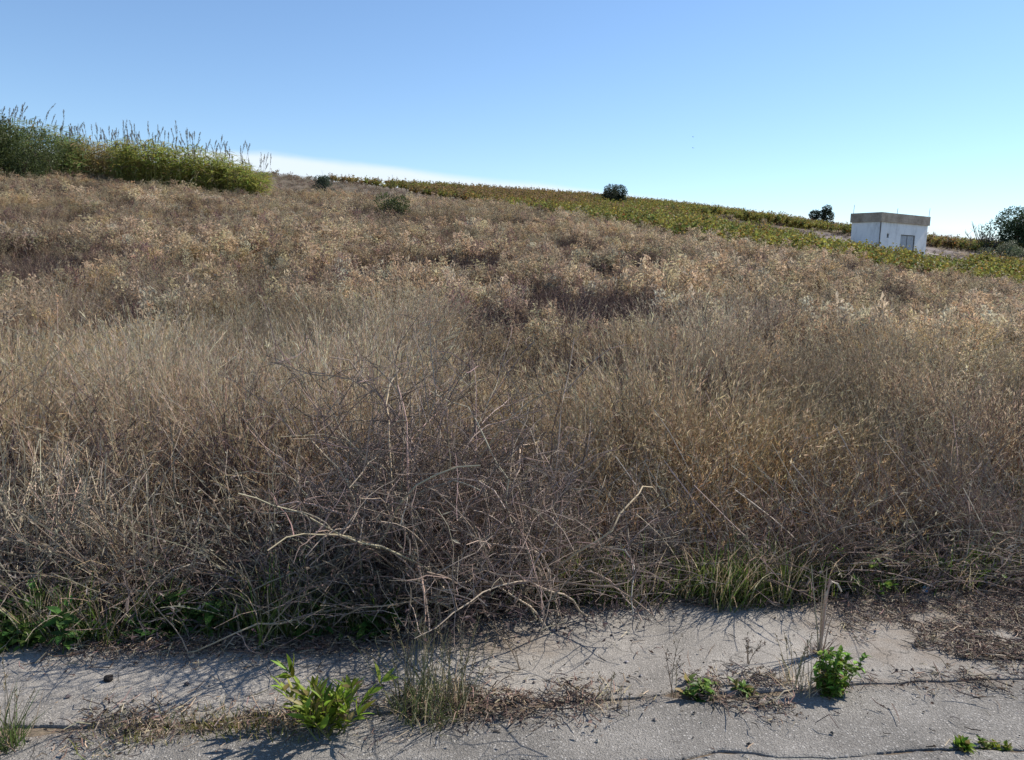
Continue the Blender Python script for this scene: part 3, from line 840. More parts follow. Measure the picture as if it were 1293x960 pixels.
# small stones and crumbs of earth
n = 520; X = rs.uniform(-2.6, 3, n); Y = np.where(rs.uniform(0, 1, n) < .5, joint_y(X) + rs.normal(0, .12, n), rs.uniform(2.2, 3.6, n))
k = rs.uniform(0, 1, n) < .35; X[k] = rs.normal(.15, .2, k.sum()); Y[k] = rs.normal(3.42, .08, k.sum())
oc = np.array([(1, 0, 0), (-1, 0, 0), (0, 1, 0), (0, -1, 0), (0, 0, 1), (0, 0, -1)], float)
of = np.array([(0, 2, 4), (2, 1, 4), (1, 3, 4), (3, 0, 4), (2, 0, 5), (1, 2, 5), (3, 1, 5), (0, 3, 5)])
sz = rs.gamma(2.5, .0018, n).clip(.002, .012)
V = np.stack([X, Y, surf(X, Y) + sz * .4], 1)[:, None] + oc[None] * sz[:, None, None] * rs.uniform(.6, 1.2, (n, 6, 1)) * np.array([1.1, 1, .7])
g = G().add(V, np.repeat(np.where((rs.uniform(0, 1, n) < .6)[:, None], colvar((.07, .06, .055), n, .3), colvar((.3, .27, .24), n, .2)), 6, 0), None, (of[None] + (np.arange(n) * 6)[:, None, None]).reshape(-1, 3))
tag(build(g, 'gravel', S_STEM), 'small dark crumbs of earth and stones on the paving', 'gravel', kind='stuff')

# ----------------------------------------------------------------- the big dead shrub
root = thing('dead_shrub', 'large tangled dead shrub of bare grey branches sprawling over the pavement edge', 'dead shrub', (BR[0], BR[1], 0))
r = np.random.RandomState(91)
n = 115
az = np.where(r.uniform(0, 1, n) < .6, r.normal(3.3, .8, n), r.uniform(0, 6.28, n))
bx = np.stack([r.normal(.12, .24, n), r.normal(0, .17, n), np.full(n, 0.0)], 1)
P = arcs(r, n, 0, (.6, 1.45), (.1, 1.0), (.2, 1.6), 14, az=az, wig=.15, base=bx)
P[..., 2] = np.maximum(P[..., 2], .02); P[..., 2] = np.minimum(P[..., 2], 1.15)
g = G(); cw_ = colvar((.38, .295, .225), n, .25, r)
g.tubes(P, np.linspace(.0062, .0022, 14)[None] * r.uniform(.55, 1.15, (n, 1)), cw_, 0, 5)
n2_ = 38      # a few pale peeled crooked boughs
az = r.uniform(0, 6.28, n2_)
P2 = arcs(r, n2_, 0, (.6, 1.35), (.05, .55), (.2, 2.0), 14, az=az, wig=.24, base=np.stack([r.normal(.2, .35, n2_), r.normal(-.05, .17, n2_), np.zeros(n2_)], 1))
P2[..., 2] = np.maximum(P2[..., 2], .02)
g.tubes(P2, np.linspace(.0068, .0028, 14)[None] * r.uniform(.6, 1.1, (n2_, 1)), colvar((.43, .345, .265), n2_, .2, r), 0, 5)
build(g, 'branches', S_STEM, root, smooth=True)
g = G(); PA = np.concatenate([P, P2]); m = 14
t = r.uniform(.15, 1, (len(PA), m)); p, tg = along(PA, t); p = p.reshape(-1, 3); k = len(p)
Q = arcs(r, k, 0, (.1, .42), (.3, 1.6), (-.3, .9), 6, base=p, wig=.15); Q[..., 2] = np.maximum(Q[..., 2], .012)
g.tubes(Q, np.linspace(.0026, .0012, 6)[None] * r.uniform(.7, 1.2, (k, 1)), colvar((.215, .165, .135), k, .4, r), 0)
t = r.uniform(.2, 1, (k, 3)); p, tg = along(Q, t); p = p.reshape(-1, 3); k2 = len(p)
Z = arcs(r, k2, 0, (.03, .14), (.3, 1.7), (-.4, .8), 4, base=p, wig=.15); Z[..., 2] = np.maximum(Z[..., 2], .008)
g.tubes(Z, np.array([.0014, .0013, .0011, .0008])[None], colvar((.18, .135, .112), k2, .35, r), 0)
build(g, 'twigs', S_STEM, root)
g = G()      # shed dead leaves caught low in the tangle
k = 3000; sel = r.choice(len(p), k); d = rdir(r, k); b = p[sel] * np.array([1, 1, .6])
g.leaves(b, d, rdir(r, k), r.uniform(.012, .03, k), r.uniform(.006, .014, k), colvar((.14, .10, .085), k, .35, r), 0)
build(g, 'dead_leaves', S_DRY, root)


# low purple-brown brush heaps at the right of the edge
def brush(name, label, px, py, w_, h_, n, col, seed, ang=None):
    r = np.random.RandomState(seed); c = flat(px, py)
    c[2] = float(surf(c[0], c[1]))
    g = G()
    b = np.stack([r.normal(0, w_ * .45, n), np.abs(r.normal(0, .16, n)), np.abs(r.normal(0, .03, n))], 1)
    az = r.normal(ang, .7, n) if ang is not None else r.uniform(0, 6.28, n)
    P = arcs(r, n, 0, (h_ * .7, h_ * 1.7), (.2, 1.15), (0, .8), 8, az=az, wig=.06, base=b); P[..., 2] = np.maximum(P[..., 2], .01)
    g.tubes(P, np.linspace(.0036, .0014, 8)[None] * r.uniform(.6, 1.3, (n, 1)), colvar(col, n, .3, r), 0)
    t = r.uniform(.2, 1, (n, 7)); p, tg = along(P, t); p = p.reshape(-1, 3); k = len(p)
    Q = arcs(r, k, 0, (.06, .24), (.2, 1.4), (-.3, .6), 4, base=p, wig=.12); Q[..., 2] = np.maximum(Q[..., 2], .006)
    g.tubes(Q, np.linspace(.0017, .0009, 4)[None], colvar(tuple(x * .85 for x in col), k, .3, r), 0)
    tag(build(g, name, S_STEM, None, c), label, 'brushwood', 'brushwood along the pavement edge')


brush('brush_heap', 'reddish brown heap of thin dead stems beside the tall straw stalk', 1000, 742, .28, .38, 80, (.31, .22, .165), 101)
brush('brush_heap', 'dark purplish heap of fallen stems behind the blue scrap', 1150, 722, .34, .5, 140, (.27, .195, .15), 102, 2.7)
brush('brush_heap', 'wide purplish brush of leaning dead stems at the right edge', 1275, 725, .45, .52, 150, (.28, .205, .16), 103, 2.6)
brush('brush_heap', 'grey brown thicket of thin upright stems between the shrub and green grass', 660, 752, .16, .55, 100, (.36, .285, .22), 104)
brush('brush_heap', 'dark low tangle of stems beside the green grass in the middle', 800, 742, .3, .3, 90, (.28, .23, .19), 105)
brush('brush_heap', 'pale straw tangle of broken stems at the left end of the verge', 60, 770, .45, .5, 170, (.42, .34, .25), 106, 2.2)


# ----------------------------------------------------------------- small plants growing on the paving
def leafy(name, label, cat, px, py, h, sp, ns, nl, L, W, col, seed, lean=(.1, .7), droop=(.1, .6), shape=(.12, .8, 1., .7, .04), tmin=.25, up=.5):
    r = np.random.RandomState(seed); c = flat(px, py); c[2] = float(surf(c[0], c[1]))
    root = thing(name, label, cat, c)
    P = arcs(r, ns, sp * .18, (h * .55, h * 1.15), lean, (-.2, .4), 6, wig=.05)
    build(G().tubes(P, np.linspace(.003, .0013, 6)[None], colvar((.13, .14, .05), ns, .25, r), 0, 4), 'stems', S_STEM, root)
    t = r.uniform(tmin, 1, (ns, nl)); t[:, :3] = r.uniform(.88, 1, (ns, 3)); p, tg = along(P, t); p = p.reshape(-1, 3); k = len(p)
    d = rdir(r, k); d[:, 2] = d[:, 2] * .4 + .2; d = unit(d) + tg.reshape(-1, 3) * up
    g = G().big_leaves(p, d, np.tile([0, 0, 1.], (k, 1)) + r.normal(0, .35, (k, 3)), r.uniform(*L, k), r.uniform(*W, k), np.where((r.uniform(0, 1, k) < .1)[:, None], colvar((.26, .2, .08), k, .3, r), colvar(col, k, .32, r, .1)), 0, droop=r.uniform(*droop, k), shape=shape)
    build(g, 'leaves', S_GREEN, root, smooth=True)
    return root


leafy('green_weed', 'bright green bushy weed with narrow pointed leaves beside the large grass tuft', 'weed', 415, 925, .225, .3, 20, 13, (.035, .085), (.012, .022), (.20, .27, .035), 111, up=1.0, lean=(.05, .8), droop=(0, .3))
leafy('green_weed', 'rounded green leafy weed standing tall in the joint with a dark shadow', 'weed', 1049, 874, .17, .26, 20, 24, (.016, .036), (.013, .024), (.16, .27, .04), 112, lean=(0, .75), droop=(.2, .9), tmin=.1)
leafy('green_weed', 'low pale green rosette weed left of the tiny one in the joint', 'weed', 880, 878, .065, .2, 12, 9, (.022, .05), (.012, .024), (.15, .23, .05), 113, lean=(.3, 1.1))
leafy('green_weed', 'tiny flat green weed in the litter between the rosette and rounded weed', 'weed', 942, 872, .04, .13, 8, 7, (.02, .042), (.01, .018), (.16, .23, .05), 114, lean=(.4, 1.2))
leafy('crack_weed', 'small weed with upright yellow green leaves at the crack, largest of three', 'weed', 1209, 942, .035, .1, 6, 8, (.022, .045), (.014, .026), (.20, .28, .03), 115, lean=(.1, .9))
leafy('crack_weed', 'dark stubby small weed, middle of three in the crack', 'weed', 1240, 939, .028, .08, 6, 8, (.012, .026), (.008, .014), (.12, .17, .03), 116, lean=(.2, 1.))
leafy('crack_weed', 'small yellow green weed at the right end of three in the crack', 'weed', 1263, 941, .026, .09, 6, 9, (.012, .028), (.009, .015), (.18, .23, .03), 117, lean=(.3, 1.1))
leafy('edge_weed', 'leafy green weed under dead stems behind the tall straw stalk', 'weed', 1086, 744, .2, .3, 12, 10, (.03, .06), (.018, .032), (.15, .25, .05), 118, lean=(.2, .9))
leafy('edge_weed', 'dark green leafy weed at the verge just right of the blue scrap', 'weed', 1196, 738, .19, .3, 12, 10, (.03, .06), (.016, .03), (.14, .23, .06), 119, lean=(.2, .9))
leafy('edge_weed', 'bright green leafy weed near the right end of the verge', 'weed', 1230, 737, .19, .3, 12, 10, (.03, .06), (.018, .032), (.17, .27, .05), 120, lean=(.2, .9))
leafy('sprout', 'tiny yellow green sprout in the joint right of the rounded weed', 'weed', 1183, 852, .022, .06, 5, 5, (.01, .022), (.006, .012), (.22, .26, .05), 121, lean=(.2, 1.))


def tuft(label, px, py, n, L, sp, seed, tall=0, col=(.10, .14, .04), dry=.2, lean=(.02, .7)):
    r = np.random.RandomState(seed); c = flat(px, py); c[2] = float(surf(c[0], c[1]))
    root = thing('grass_tuft', label, 'grass tuft', c)
    b = arcs(r, n, sp, L, lean, (.1, 1.3), 7); cc = colvar(col, n, .25, r, .08); k = r.uniform(0, 1, n) < dry; cc[k] = colvar(STRAW, k.sum(), .2, r)
    az = r.uniform(0, 6.28, n)
    build(G().ribbons(b, np.array([.8, 1, 1, .9, .7, .45, .08])[None] * .0042, np.stack([np.cos(az), np.sin(az), az * 0], 1), cc, 0), 'blades', S_GREEN, root)
    if tall:
        g = G(); P = arcs(r, tall, sp, (L[1] * .9, L[1] * 1.5), (.02, .45), (0, .35), 7, wig=.03)
        g.tubes(P, np.linspace(.0016, .0009, 7)[None], colvar((.20, .17, .09), tall, .25, r), 0)
        heads(g, r, P, .75, 1, 8, (.01, .022), (.003, .005), (.24, .19, .12), 0, 1.4)
        build(g, 'seed_stems', S_STEM, root)


tuft('large dark green grass tuft with tall thin seed stems in the joint', 545, 898, 260, (.07, .25), .14, 131, 60, (.13, .15, .06), .35, (.02, 1.0))
tuft('green grass tuft with long blades at the bottom left corner', 5, 945, 110, (.1, .24), .06, 132, 8)
tuft('thin dry straw tuft in the joint beside the rounded green weed', 1010, 868, 60, (.06, .17), .09, 133, 14, STRAW, .8, (.1, 1.1))
tuft('small dry wispy tuft in the litter left of the low rosette', 770, 888, 50, (.04, .1), .10, 134, 6, STRAW, .8, (.3, 1.2))
tuft('yellowish trampled grass tuft nearest the bottom left grass', 140, 944, 90, (.03, .09), .10, 135, 0, (.20, .20, .06), .3, (.3, 1.2))

# dead stalk standing on the pavement, and a wisp casting a thin shadow
c = flat(1035, 826); c[2] = .012
root = thing('dead_stalk', 'tall pale straw stalk with bent top standing on the pavement', 'dead plant', c)
r = np.random.RandomState(141)
P = arcs(r, 9, .015, (.18, .42), (0, .25), (0, .3), 8, wig=.03)
g = G().tubes(P, np.linspace(.0035, .0018, 8)[None], colvar((.42, .33, .24), 9, .2, r), 0, 5)
pts = np.array([[(0, 0, 0), (.005, 0, .12), (.012, .01, .26), (.03, .01, .31), (.055, .01, .30), (.07, .0, .27)]])
g.tubes(pts, np.array([[.006, .006, .0055, .005, .0045, .003]]), np.array([[.50, .42, .33]]), 0, 6)
build(g, 'stalks', S_STEM, root)
b = arcs(r, 60, .03, (.03, .11), (.3, 1.4), (0, .7), 4)
build(G().ribbons(b, np.array([.004, .004, .003, .001])[None], rdir(r, 60), colvar((.2, .14, .11), 60, .3, r), 0), 'dead_leaves', S_DRY, root)
for lab, px, py, h, sd in (('thin dry branching sprig standing alone on the pale concrete', 656, 846, .26, 151), ('spindly dry sprig rising behind the low rosette', 850, 880, .2, 152), ('fine dry sprigs on the concrete behind the dry straw tuft', 945, 838, .15, 153)):
    c = flat(px, py); c[2] = .012; r = np.random.RandomState(sd)
    root = thing('dry_sprig', lab, 'dead plant', c)
    P = arcs(r, 3, .01, (h * .7, h * 1.1), (.05, .5), (-.1, .3), 7, wig=.08)
    build(G().tubes(P, np.linspace(.0018, .001, 7)[None], colvar((.2, .15, .11), 3, .2, r), 0, 4), 'stems', S_STEM, root)
    g = G(); t = r.uniform(.4, 1, (3, 9)); p, tg = along(P, t); p = p.reshape(-1, 3)
    Q = arcs(r, len(p), 0, (.015, .05), (.2, 1.2), (0, .3), 3, base=p); g.tubes(Q, np.full((1, 3), .0009), colvar((.18, .14, .1), len(p), .2, r), 0)
    heads(g, r, Q, .7, 1, 4, (.006, .012), (.003, .005), (.2, .15, .11), 0)
    build(g, 'seed_heads', S_STEM, root)


# clod of earth and a scrap of blue plastic
def lump(name, label, cat, px, py, s, col, seed, z=None, fl=.7):
    import bmesh
    r = np.random.RandomState(seed); c = flat(px, py); c[2] = float(surf(c[0], c[1])) + s * fl * .6
    bm = bmesh.new(); bmesh.ops.create_icosphere(bm, subdivisions=3, radius=s)
    for v in bm.verts:
        q = v.co / s
        k = 1 + .5 * (vnoise(q.x * 2 + 9 + seed, q.y * 2 + q.z * 1.7 + 5, seed) - .5) + .25 * (vnoise(q.x * 6 + 9, q.y * 6 + q.z * 5, seed) - .5)
        v.co = Vector((q.x * k, q.y * k * .9, q.z * k * fl)) * s
    me = bpy.data.meshes.new(name); bm.to_mesh(me); bm.free()
    me.materials.append(noisemat(name + '_earth', [(.3, tuple(x * .6 for x in col)), (.7, col)], 60, 4, .9, .6, 200))
    o = bpy.data.objects.new(name, me); COL.objects.link(o); o.location = [float(x) for x in c]
    tag(o, label, cat)


lump('dirt_clod', 'black lump of earth lying on the concrete at the left', 'clod', 137, 860, .017, (.035, .03, .028), 161)
lump('dirt_clod', 'dark flat clod on the asphalt below the tiny flat weed', 'clod', 957, 893, .011, (.06, .055, .05), 162, fl=.5)
c = flat(1168, 750); c[2] = float(surf(c[0], c[1])) + .02
g = G(); r = np.random.RandomState(5); n_ = 9
u, v = np.meshgrid(np.linspace(-.5, .5, n_), np.linspace(-.5, .5, n_))
V = np.stack([u * .05, v * .03, .012 * np.sin(u * 9) + .010 * np.sin(v * 8 + u * 5) + r.normal(0, .002, u.shape)], -1)
ii = np.arange(n_ * n_).reshape(n_, n_)
g.add(V, (.30, .50, .72), np.stack([ii[:-1, :-1], ii[:-1, 1:], ii[1:, 1:], ii[1:, :-1]], -1))
o = tag(build(g, 'plastic_scrap', S_STEM, None, c), 'crumpled scrap of light blue plastic caught in dead stems', 'litter scrap')
o.rotation_euler = (.9, .2, .5)

# ----------------------------------------------------------------- vineyard
vp = [p_vine(201), p_vine(202, (.235, .235, .06)), p_vine(203, (.26, .205, .07)), p_vine(204, (.21, .155, .08)), p_vine(205, (.195, .21, .06), 170)]
ang = rad(28); ca, sa = math.cos(ang), math.sin(ang)
uu, vv = np.meshgrid(np.arange(-190, 190, 1.05), np.arange(-60, 260, 2.3))
uu = uu + rs.normal(0, .12, uu.shape); vv = vv + rs.normal(0, .1, vv.shape)
X = (uu * ca - vv * sa).ravel(); Y = (uu * sa + vv * ca).ravel()


def track_d(X, Y):   # distance off the bare track that runs past the shed
    return Y - trk(X)


a = X / np.maximum(Y, 1)
k = (Y > 25) & (a > -.42) & (a < .95) & (Y > vine_y(a) + 1.0) & (Y < 175) & (rs.uniform(0, 1, len(X)) < .9)
k &= ~((np.abs(track_d(X, Y) + 5.5) < 2.2 + 5 * fbm(X * .12, Y * .12, 3)) & (X > 19) & (X < 62))
k &= ~((X > 26) & (X < 44) & (Y > 66.5) & (Y < 86))
k &= (a > -.10) | (rs.uniform(0, 1, len(X)) < .12 + .5 * sstep(-.2, -.1, a))
X, Y = X[k], Y[k]; n = len(X)
n1 = fbm(X * .06, Y * .06, 211)
pidv = np.where(n1 + .0022 * (Y - 60) + .22 * sstep(.22, .0, X / Y) + rs.normal(0, .07, n) > .72, rs.choice([2, 3], n), rs.choice([0, 1, 4], n))
sv_ = rs.uniform(.8, 1.15, n)
scatter('grape_vines', 'rows of yellowing green grape vines covering the slope behind the field', 'vineyard', vp, [M_STEM, M_GREEN],
        np.stack([X, Y, terr(X, Y)], 1), pidv, np.stack([X * 0, X * 0, rs.uniform(0, 6.28, n)], 1), np.stack([sv_ * 1.15, sv_ * 1.15, sv_], 1),
        rs.normal(1, .12, (n, 1)).clip(.5, 1.5) * np.ones(3))
print('vines', n)
# bare track
Xt = np.linspace(20, 60, 120); g = G()
yc = trk(Xt) - 5
wv = (1.0 + 3.2 * fbm(Xt * .3, Xt * 0, 5)) * sstep(20, 28, Xt) * sstep(60, 48, Xt)
rows = [yc - wv, yc - wv * .3, yc + wv * .3, yc + wv]
V = np.stack([np.stack([Xt, y, terr(Xt, y) + .05], -1) for y in rows])
ii = np.arange(V.shape[0] * V.shape[1]).reshape(V.shape[:2])
g.add(V, (1, 1, 1), np.stack([ii[:-1, :-1], ii[:-1, 1:], ii[1:, 1:], ii[1:, :-1]], -1))
tag(build(g, 'dirt_track', noisemat('track_dust', [(.35, (.15, .12, .11)), (.65, (.27, .225, .20))], .35, 8, .95, .2, 8), smooth=True), kind='structure')

# ----------------------------------------------------------------- giant cane thickets at the left
def canes(label, x0, x1, Y0, depth, n, hlo, hhi, col, plumes, seed, taper=None, ph=(.35, .65), lean_az=None):
    r = np.random.RandomState(seed)
    px = r.uniform(x0, x1, n); Yc = Y0 + r.uniform(0, depth, n)
    a = (px - 646.5) / FPX / 1.02
    X = a * Yc; z = terr(X, Yc)
    cx, cy_ = X.mean(), Yc.mean(); cz = float(terr(cx, cy_))
    root = thing('cane_thicket', label, 'reeds', (cx, cy_, cz), group='giant cane on the left slope')
    base = np.stack([X - cx, Yc - cy_, z - cz], 1)
    hf = np.ones(n) if taper is None else np.interp(px, *taper)
    P = arcs(r, n, 0, (hlo, hhi), (0, .16), (0, .4), 7, base=base, wig=.02)
    P = base[:, None] + (P - base[:, None]) * hf[:, None, None]
    g = G().tubes(P, np.linspace(.014, .005, 7)[None], colvar((.24, .23, .09), n, .2, r), 0)
    build(g, 'canes', S_STEM, root)
    m = 12; t = r.uniform(.12, 1, (n, m)) ** .8; p, tg = along(P, t); k = n * m
    az = r.uniform(0, 6.28, k); d = np.stack([np.cos(az), np.sin(az), r.uniform(.2, 1.1, k)], 1)
    g = G(); cc = colvar(col, k, .28, r, .1); dry = r.uniform(0, 1, k) < .12; cc[dry] = colvar((.34, .27, .15), dry.sum(), .2, r)
    g.big_leaves(p.reshape(-1, 3), d, np.tile([0, 0, 1.], (k, 1)), r.uniform(.45, .95, k), r.uniform(.07, .12, k), cc, 0, droop=r.uniform(.3, 1.1, k), k=4, shape=(.5, 1, .7, .05))
    build(g, 'leaves', S_GREEN, root)
    g = G(); sel = r.choice(n, plumes, replace=False)
    S = arcs(r, plumes, 0, (.5, 2.0), (.05, .35), (0, .35), 5, base=P[sel, -1] - [0, 0, .2], az=lean_az if lean_az is None else r.normal(lean_az, .3, plumes))
    g.tubes(S, np.linspace(.008, .004, 5)[None], colvar((.22, .2, .12), plumes, .2, r), 0)
    tl = r.uniform(.5, 1, (plumes, 60)); p, tg = along(S, tl); kk = plumes * 60
    w_ = (1 - np.abs(tl - .78) / .34).ravel().clip(.15, 1)
    g.leaves(p.reshape(-1, 3), rdir(r, kk) * .5 + tg.reshape(-1, 3), rdir(r, kk), r.uniform(*ph, kk) * .32 * w_ + .04, r.uniform(.012, .026, kk), colvar((.20, .165, .125), kk, .2, r), 0, .1)
    build(g, 'plumes', S_DRY, root)


canes('right cane thicket, yellow green and lit, thinning towards the open slope', 142, 330, 57, 6, 620, 2.8, 4.1, (.30, .32, .08), 120, 301, ([142, 200, 280, 330], [.95, 1.0, .9, .58]))
canes('middle cane thicket, browned and lower, between two greener ones', 70, 170, 61, 7, 260, 2.7, 3.7, (.33, .28, .12), 50, 302)
canes('tall grey green cane thicket with long dark plumes bending over a dark bush', -170, 100, 58, 6, 620, 3.0, 4.4, (.19, .235, .085), 90, 303, ([-170, 40, 100], [1.22, 1.1, .9]), (.4, .7), 0.3)


# ----------------------------------------------------------------- shrubs and trees
def bush(name, label, cat, px, py, Y, w_, h_, n, col, seed, leaf=(.1, .2), lobes=9, group=None, sticks=0, lift=0.0):
    r = np.random.RandomState(seed); c = at(px, py, Y); c[2] = float(terr(c[0], Y))
    root = thing(name, label, cat, c, group=group)
    g = G()
    L = np.stack([r.uniform(-.5, .5, lobes) * w_ * .75, r.uniform(-.5, .5, lobes) * w_ * .7, (lift + (1 - lift) * r.uniform(.2, .84, lobes)) * h_], 1)
    Lr = r.uniform(.12, .29, lobes) * min(w_, h_ * 1.3)
    S = np.stack([np.zeros((lobes, 3)), L * np.array([.45, .45, .4]), L * np.array([.8, .8, .75]), L], 1); S[:, 0] += r.normal(0, .04 * w_, (lobes, 3)) * [1, 1, 0]
    g.tubes(S, np.array([[.04, .03, .02, .012]]) * h_ * .8, colvar((.10, .08, .06), lobes, .2, r), 0, 5)
    if sticks:
        Q = arcs(r, sticks, w_ * .3, (h_ * .8, h_ * 1.35), (0, .45), (-.1, .2), 5); g.tubes(Q, np.linspace(.012, .004, 5)[None], colvar((.14, .12, .09), sticks, .2, r), 0)
    build(g, 'trunk', S_STEM, root)
    g = G(); li = r.choice(lobes, n, p=Lr ** 2 / (Lr ** 2).sum()); q = rdir(r, n) * (r.uniform(.12, 1, (n, 1)) ** .35) * Lr[li][:, None]
    p = L[li] + q * np.array([1.1, 1.1, .9]); p[:, 2] = np.maximum(p[:, 2], .04 * h_)
    k = r.uniform(0, 1, n) < .92; p = p[k]; li = li[k]; q = q[k]; k = len(p)
    cl = colvar(col, lobes, .15, r)[li] * r.normal(1, .2, (k, 1)).clip(.5, 1.6)
    g.leaves(p, unit(q) + rdir(r, k) * .9, rdir(r, k, .6), r.uniform(*leaf, k), r.uniform(leaf[0] * .55, leaf[1] * .6, k), cl, 0, .15)
    build(g, 'crown', S_GREEN, root)
    return root


bush('bush', 'dark green fine leaved bush in front of the tallest canes at the left edge', 'bush', 6, 217, 53, 6.2, 4.5, 26000, (.075, .095, .035), 311, (.08, .2), 20)
bush('shrub', 'dark grey green shrub with bare twigs near the skyline right of the canes', 'shrub', 410, 240, 84, 2.4, 2.1, 2600, (.055, .075, .05), 312, (.08, .16), 9, sticks=14)
bush('shrub', 'olive green shrub alone among the dry weeds in the upper middle', 'shrub', 495, 268, 48, 2.0, 2.3, 3200, (.09, .10, .035), 313, (.07, .15), 9, sticks=26)
bush('tree', 'dark round tree with several trunks on the middle skyline', 'tree', 775, 256, 116, 3.7, 3.3, 5200, (.04, .055, .03), 314, (.14, .27), 14, lift=.1)
bush('bush', 'low dark dome shaped bush left of the middle skyline tree', 'bush', 750, 246, 135, 2.6, 1.2, 1300, (.04, .06, .025), 315, (.12, .25), 8)
bush('tree', 'small dark round tree on the skyline left of the white shed', 'tree', 1037, 278, 126, 3.0, 3.5, 4200, (.035, .048, .028), 316, (.14, .26), 10, lift=.3)
bush('bush', 'small dark squarish bush just right of the small round tree', 'bush', 1051, 281, 124, 1.3, 1.6, 1500, (.03, .04, .025), 317, (.12, .22), 4)
bush('tree', 'large dark dense tree at the right edge of the view', 'tree', 1291, 300, 92, 6.4, 5.2, 15000, (.045, .075, .035), 338, (.14, .27), 20)
bush('bush', 'pale grey green low bush in front of the large right tree', 'bush', 1272, 308, 84, 4.4, 2.3, 3200, (.13, .15, .09), 319, (.1, .2), 10)
# bare tree
c = at(1247, 306, 90); c[2] = float(terr(c[0], 90)); r = np.random.RandomState(320)
root = thing('bare_tree', 'small bare leaning tree with thin twigs left of the large right tree', 'tree', c)
P = arcs(r, 12, .25, (2.0, 3.9), (.1, .7), (-.3, .3), 7, wig=.1)
build(G().tubes(P, np.linspace(.07, .018, 7)[None], colvar((.11, .09, .075), 12, .2, r), 0, 5), 'trunk', S_STEM, root)
g = G(); t = r.uniform(.35, 1, (12, 10)); p, tg = along(P, t); p = p.reshape(-1, 3)
Q = arcs(r, 120, 0, (.4, 1.0), (.1, 1.), (-.2, .3), 5, base=p, wig=.12); g.tubes(Q, np.linspace(.022, .012, 5)[None], colvar((.12, .1, .08), 120, .2, r), 0)
build(g, 'twigs', S_STEM, root)
g = G(); k = 420; p = np.stack([r.normal(-.4, 1.0, k), r.normal(0, .6, k), np.abs(r.normal(.7, .35, k))], 1)
g.leaves(p, rdir(r, k), rdir(r, k), r.uniform(.12, .24, k), r.uniform(.08, .14, k), colvar((.05, .06, .035), k, .25, r), 0)
build(g, 'crown', S_GREEN, root)

# wire fence on the right skyline
fx = [1178, 1199, 1203, 1209, 1219, 1226, 1229]; Yf = 118
c0 = at(1205, 297, Yf); c0[2] = float(terr(c0[0], Yf))
root = thing('wire_fence', 'thin wire fence with uneven posts on the skyline right of the shed', 'fence', c0)
tops = []
for i, (px, hh) in enumerate(zip((1178, 1198, 1204, 1208.5, 1219, 1226, 1233), (1.9, 1.75, 1.6, 1.9, 1.7, 1.75, 1.5))):
    q = at(px, 297, Yf); zz = float(terr(q[0], Yf)); b = np.array([q[0], Yf, zz]) - c0
    P = np.array([[b, b + [.02, 0, hh * .5], b + [.05, 0, hh]]]) + 0.0
    build(G().tubes(P, np.array([[.045, .045, .04]]), np.array([[.20, .17, .15]]), 0, 6), 'post', S_STEM, root)
    tops.append(b + [.045, 0, hh * .88])
T_ = np.array(tops)[None]
build(G().tubes(T_, np.full((1, len(tops)), .008), np.array([[.3, .29, .28]]), 0, 4).tubes(T_ - [0, 0, .35], np.full((1, len(tops)), .008), np.array([[.3, .29, .28]]), 0, 4), 'wire', S_STEM, root)

# ----------------------------------------------------------------- the white shed
pc = at(1110.5, 300, 69.0); pc[2] = float(terr(pc[0], 69.0)) - .1       # near corner on the ground
d1 = unit(np.array([.84, .54, 0])) # along the right wall, along the left wall
shed = thing('shed', 'flat roofed whitewashed shed with brown parapet standing among the vines', 'shed', pc, math.atan2(d1[1], d1[0]))
# local axes: +x along the right-hand (door) wall, +y along the left-hand wall
ztop = at(1113, 268, 69)[2] - pc[2]
zpar = at(1113, 280, 69)[2] - pc[2]
LX, LY = 7.15, 2.75


def plaster(name):
    m, n, l = newmat(name)
    out = n.new('ShaderNodeOutputMaterial'); d = n.new('ShaderNodeBsdfPrincipled'); d.inputs['Roughness'].default_value = .9
    tc = n.new('ShaderNodeTexCoord')
    mp = n.new('ShaderNodeMapping'); mp.inputs['Scale'].default_value = (1.0, 1.0, .45); l.new(tc.outputs['Object'], mp.inputs[0])
    t = n.new('ShaderNodeTexNoise'); t.inputs['Scale'].default_value = 1.1; t.inputs['Detail'].default_value = 9; t.inputs['Roughness'].default_value = .68
    l.new(mp.outputs[0], t.inputs['Vector'])
    r = n.new('ShaderNodeValToRGB'); e = r.color_ramp.elements; e.new(.5)
    for i, (p, c) in enumerate(((.29, (.33, .32, .315)), (.39, (.68, .69, .70)), (.52, (.83, .84, .85)))):
        e[i].position = p; e[i].color = (*c, 1)
    l.new(t.outputs[0], r.inputs[0]); l.new(r.outputs[0], d.inputs['Base Color'])
    b = n.new('ShaderNodeBump'); b.inputs['Strength'].default_value = .3; l.new(t.outputs[0], b.inputs['Height']); l.new(b.outputs[0], d.inputs['Normal'])
    l.new(d.outputs[0], out.inputs[0])
    return m


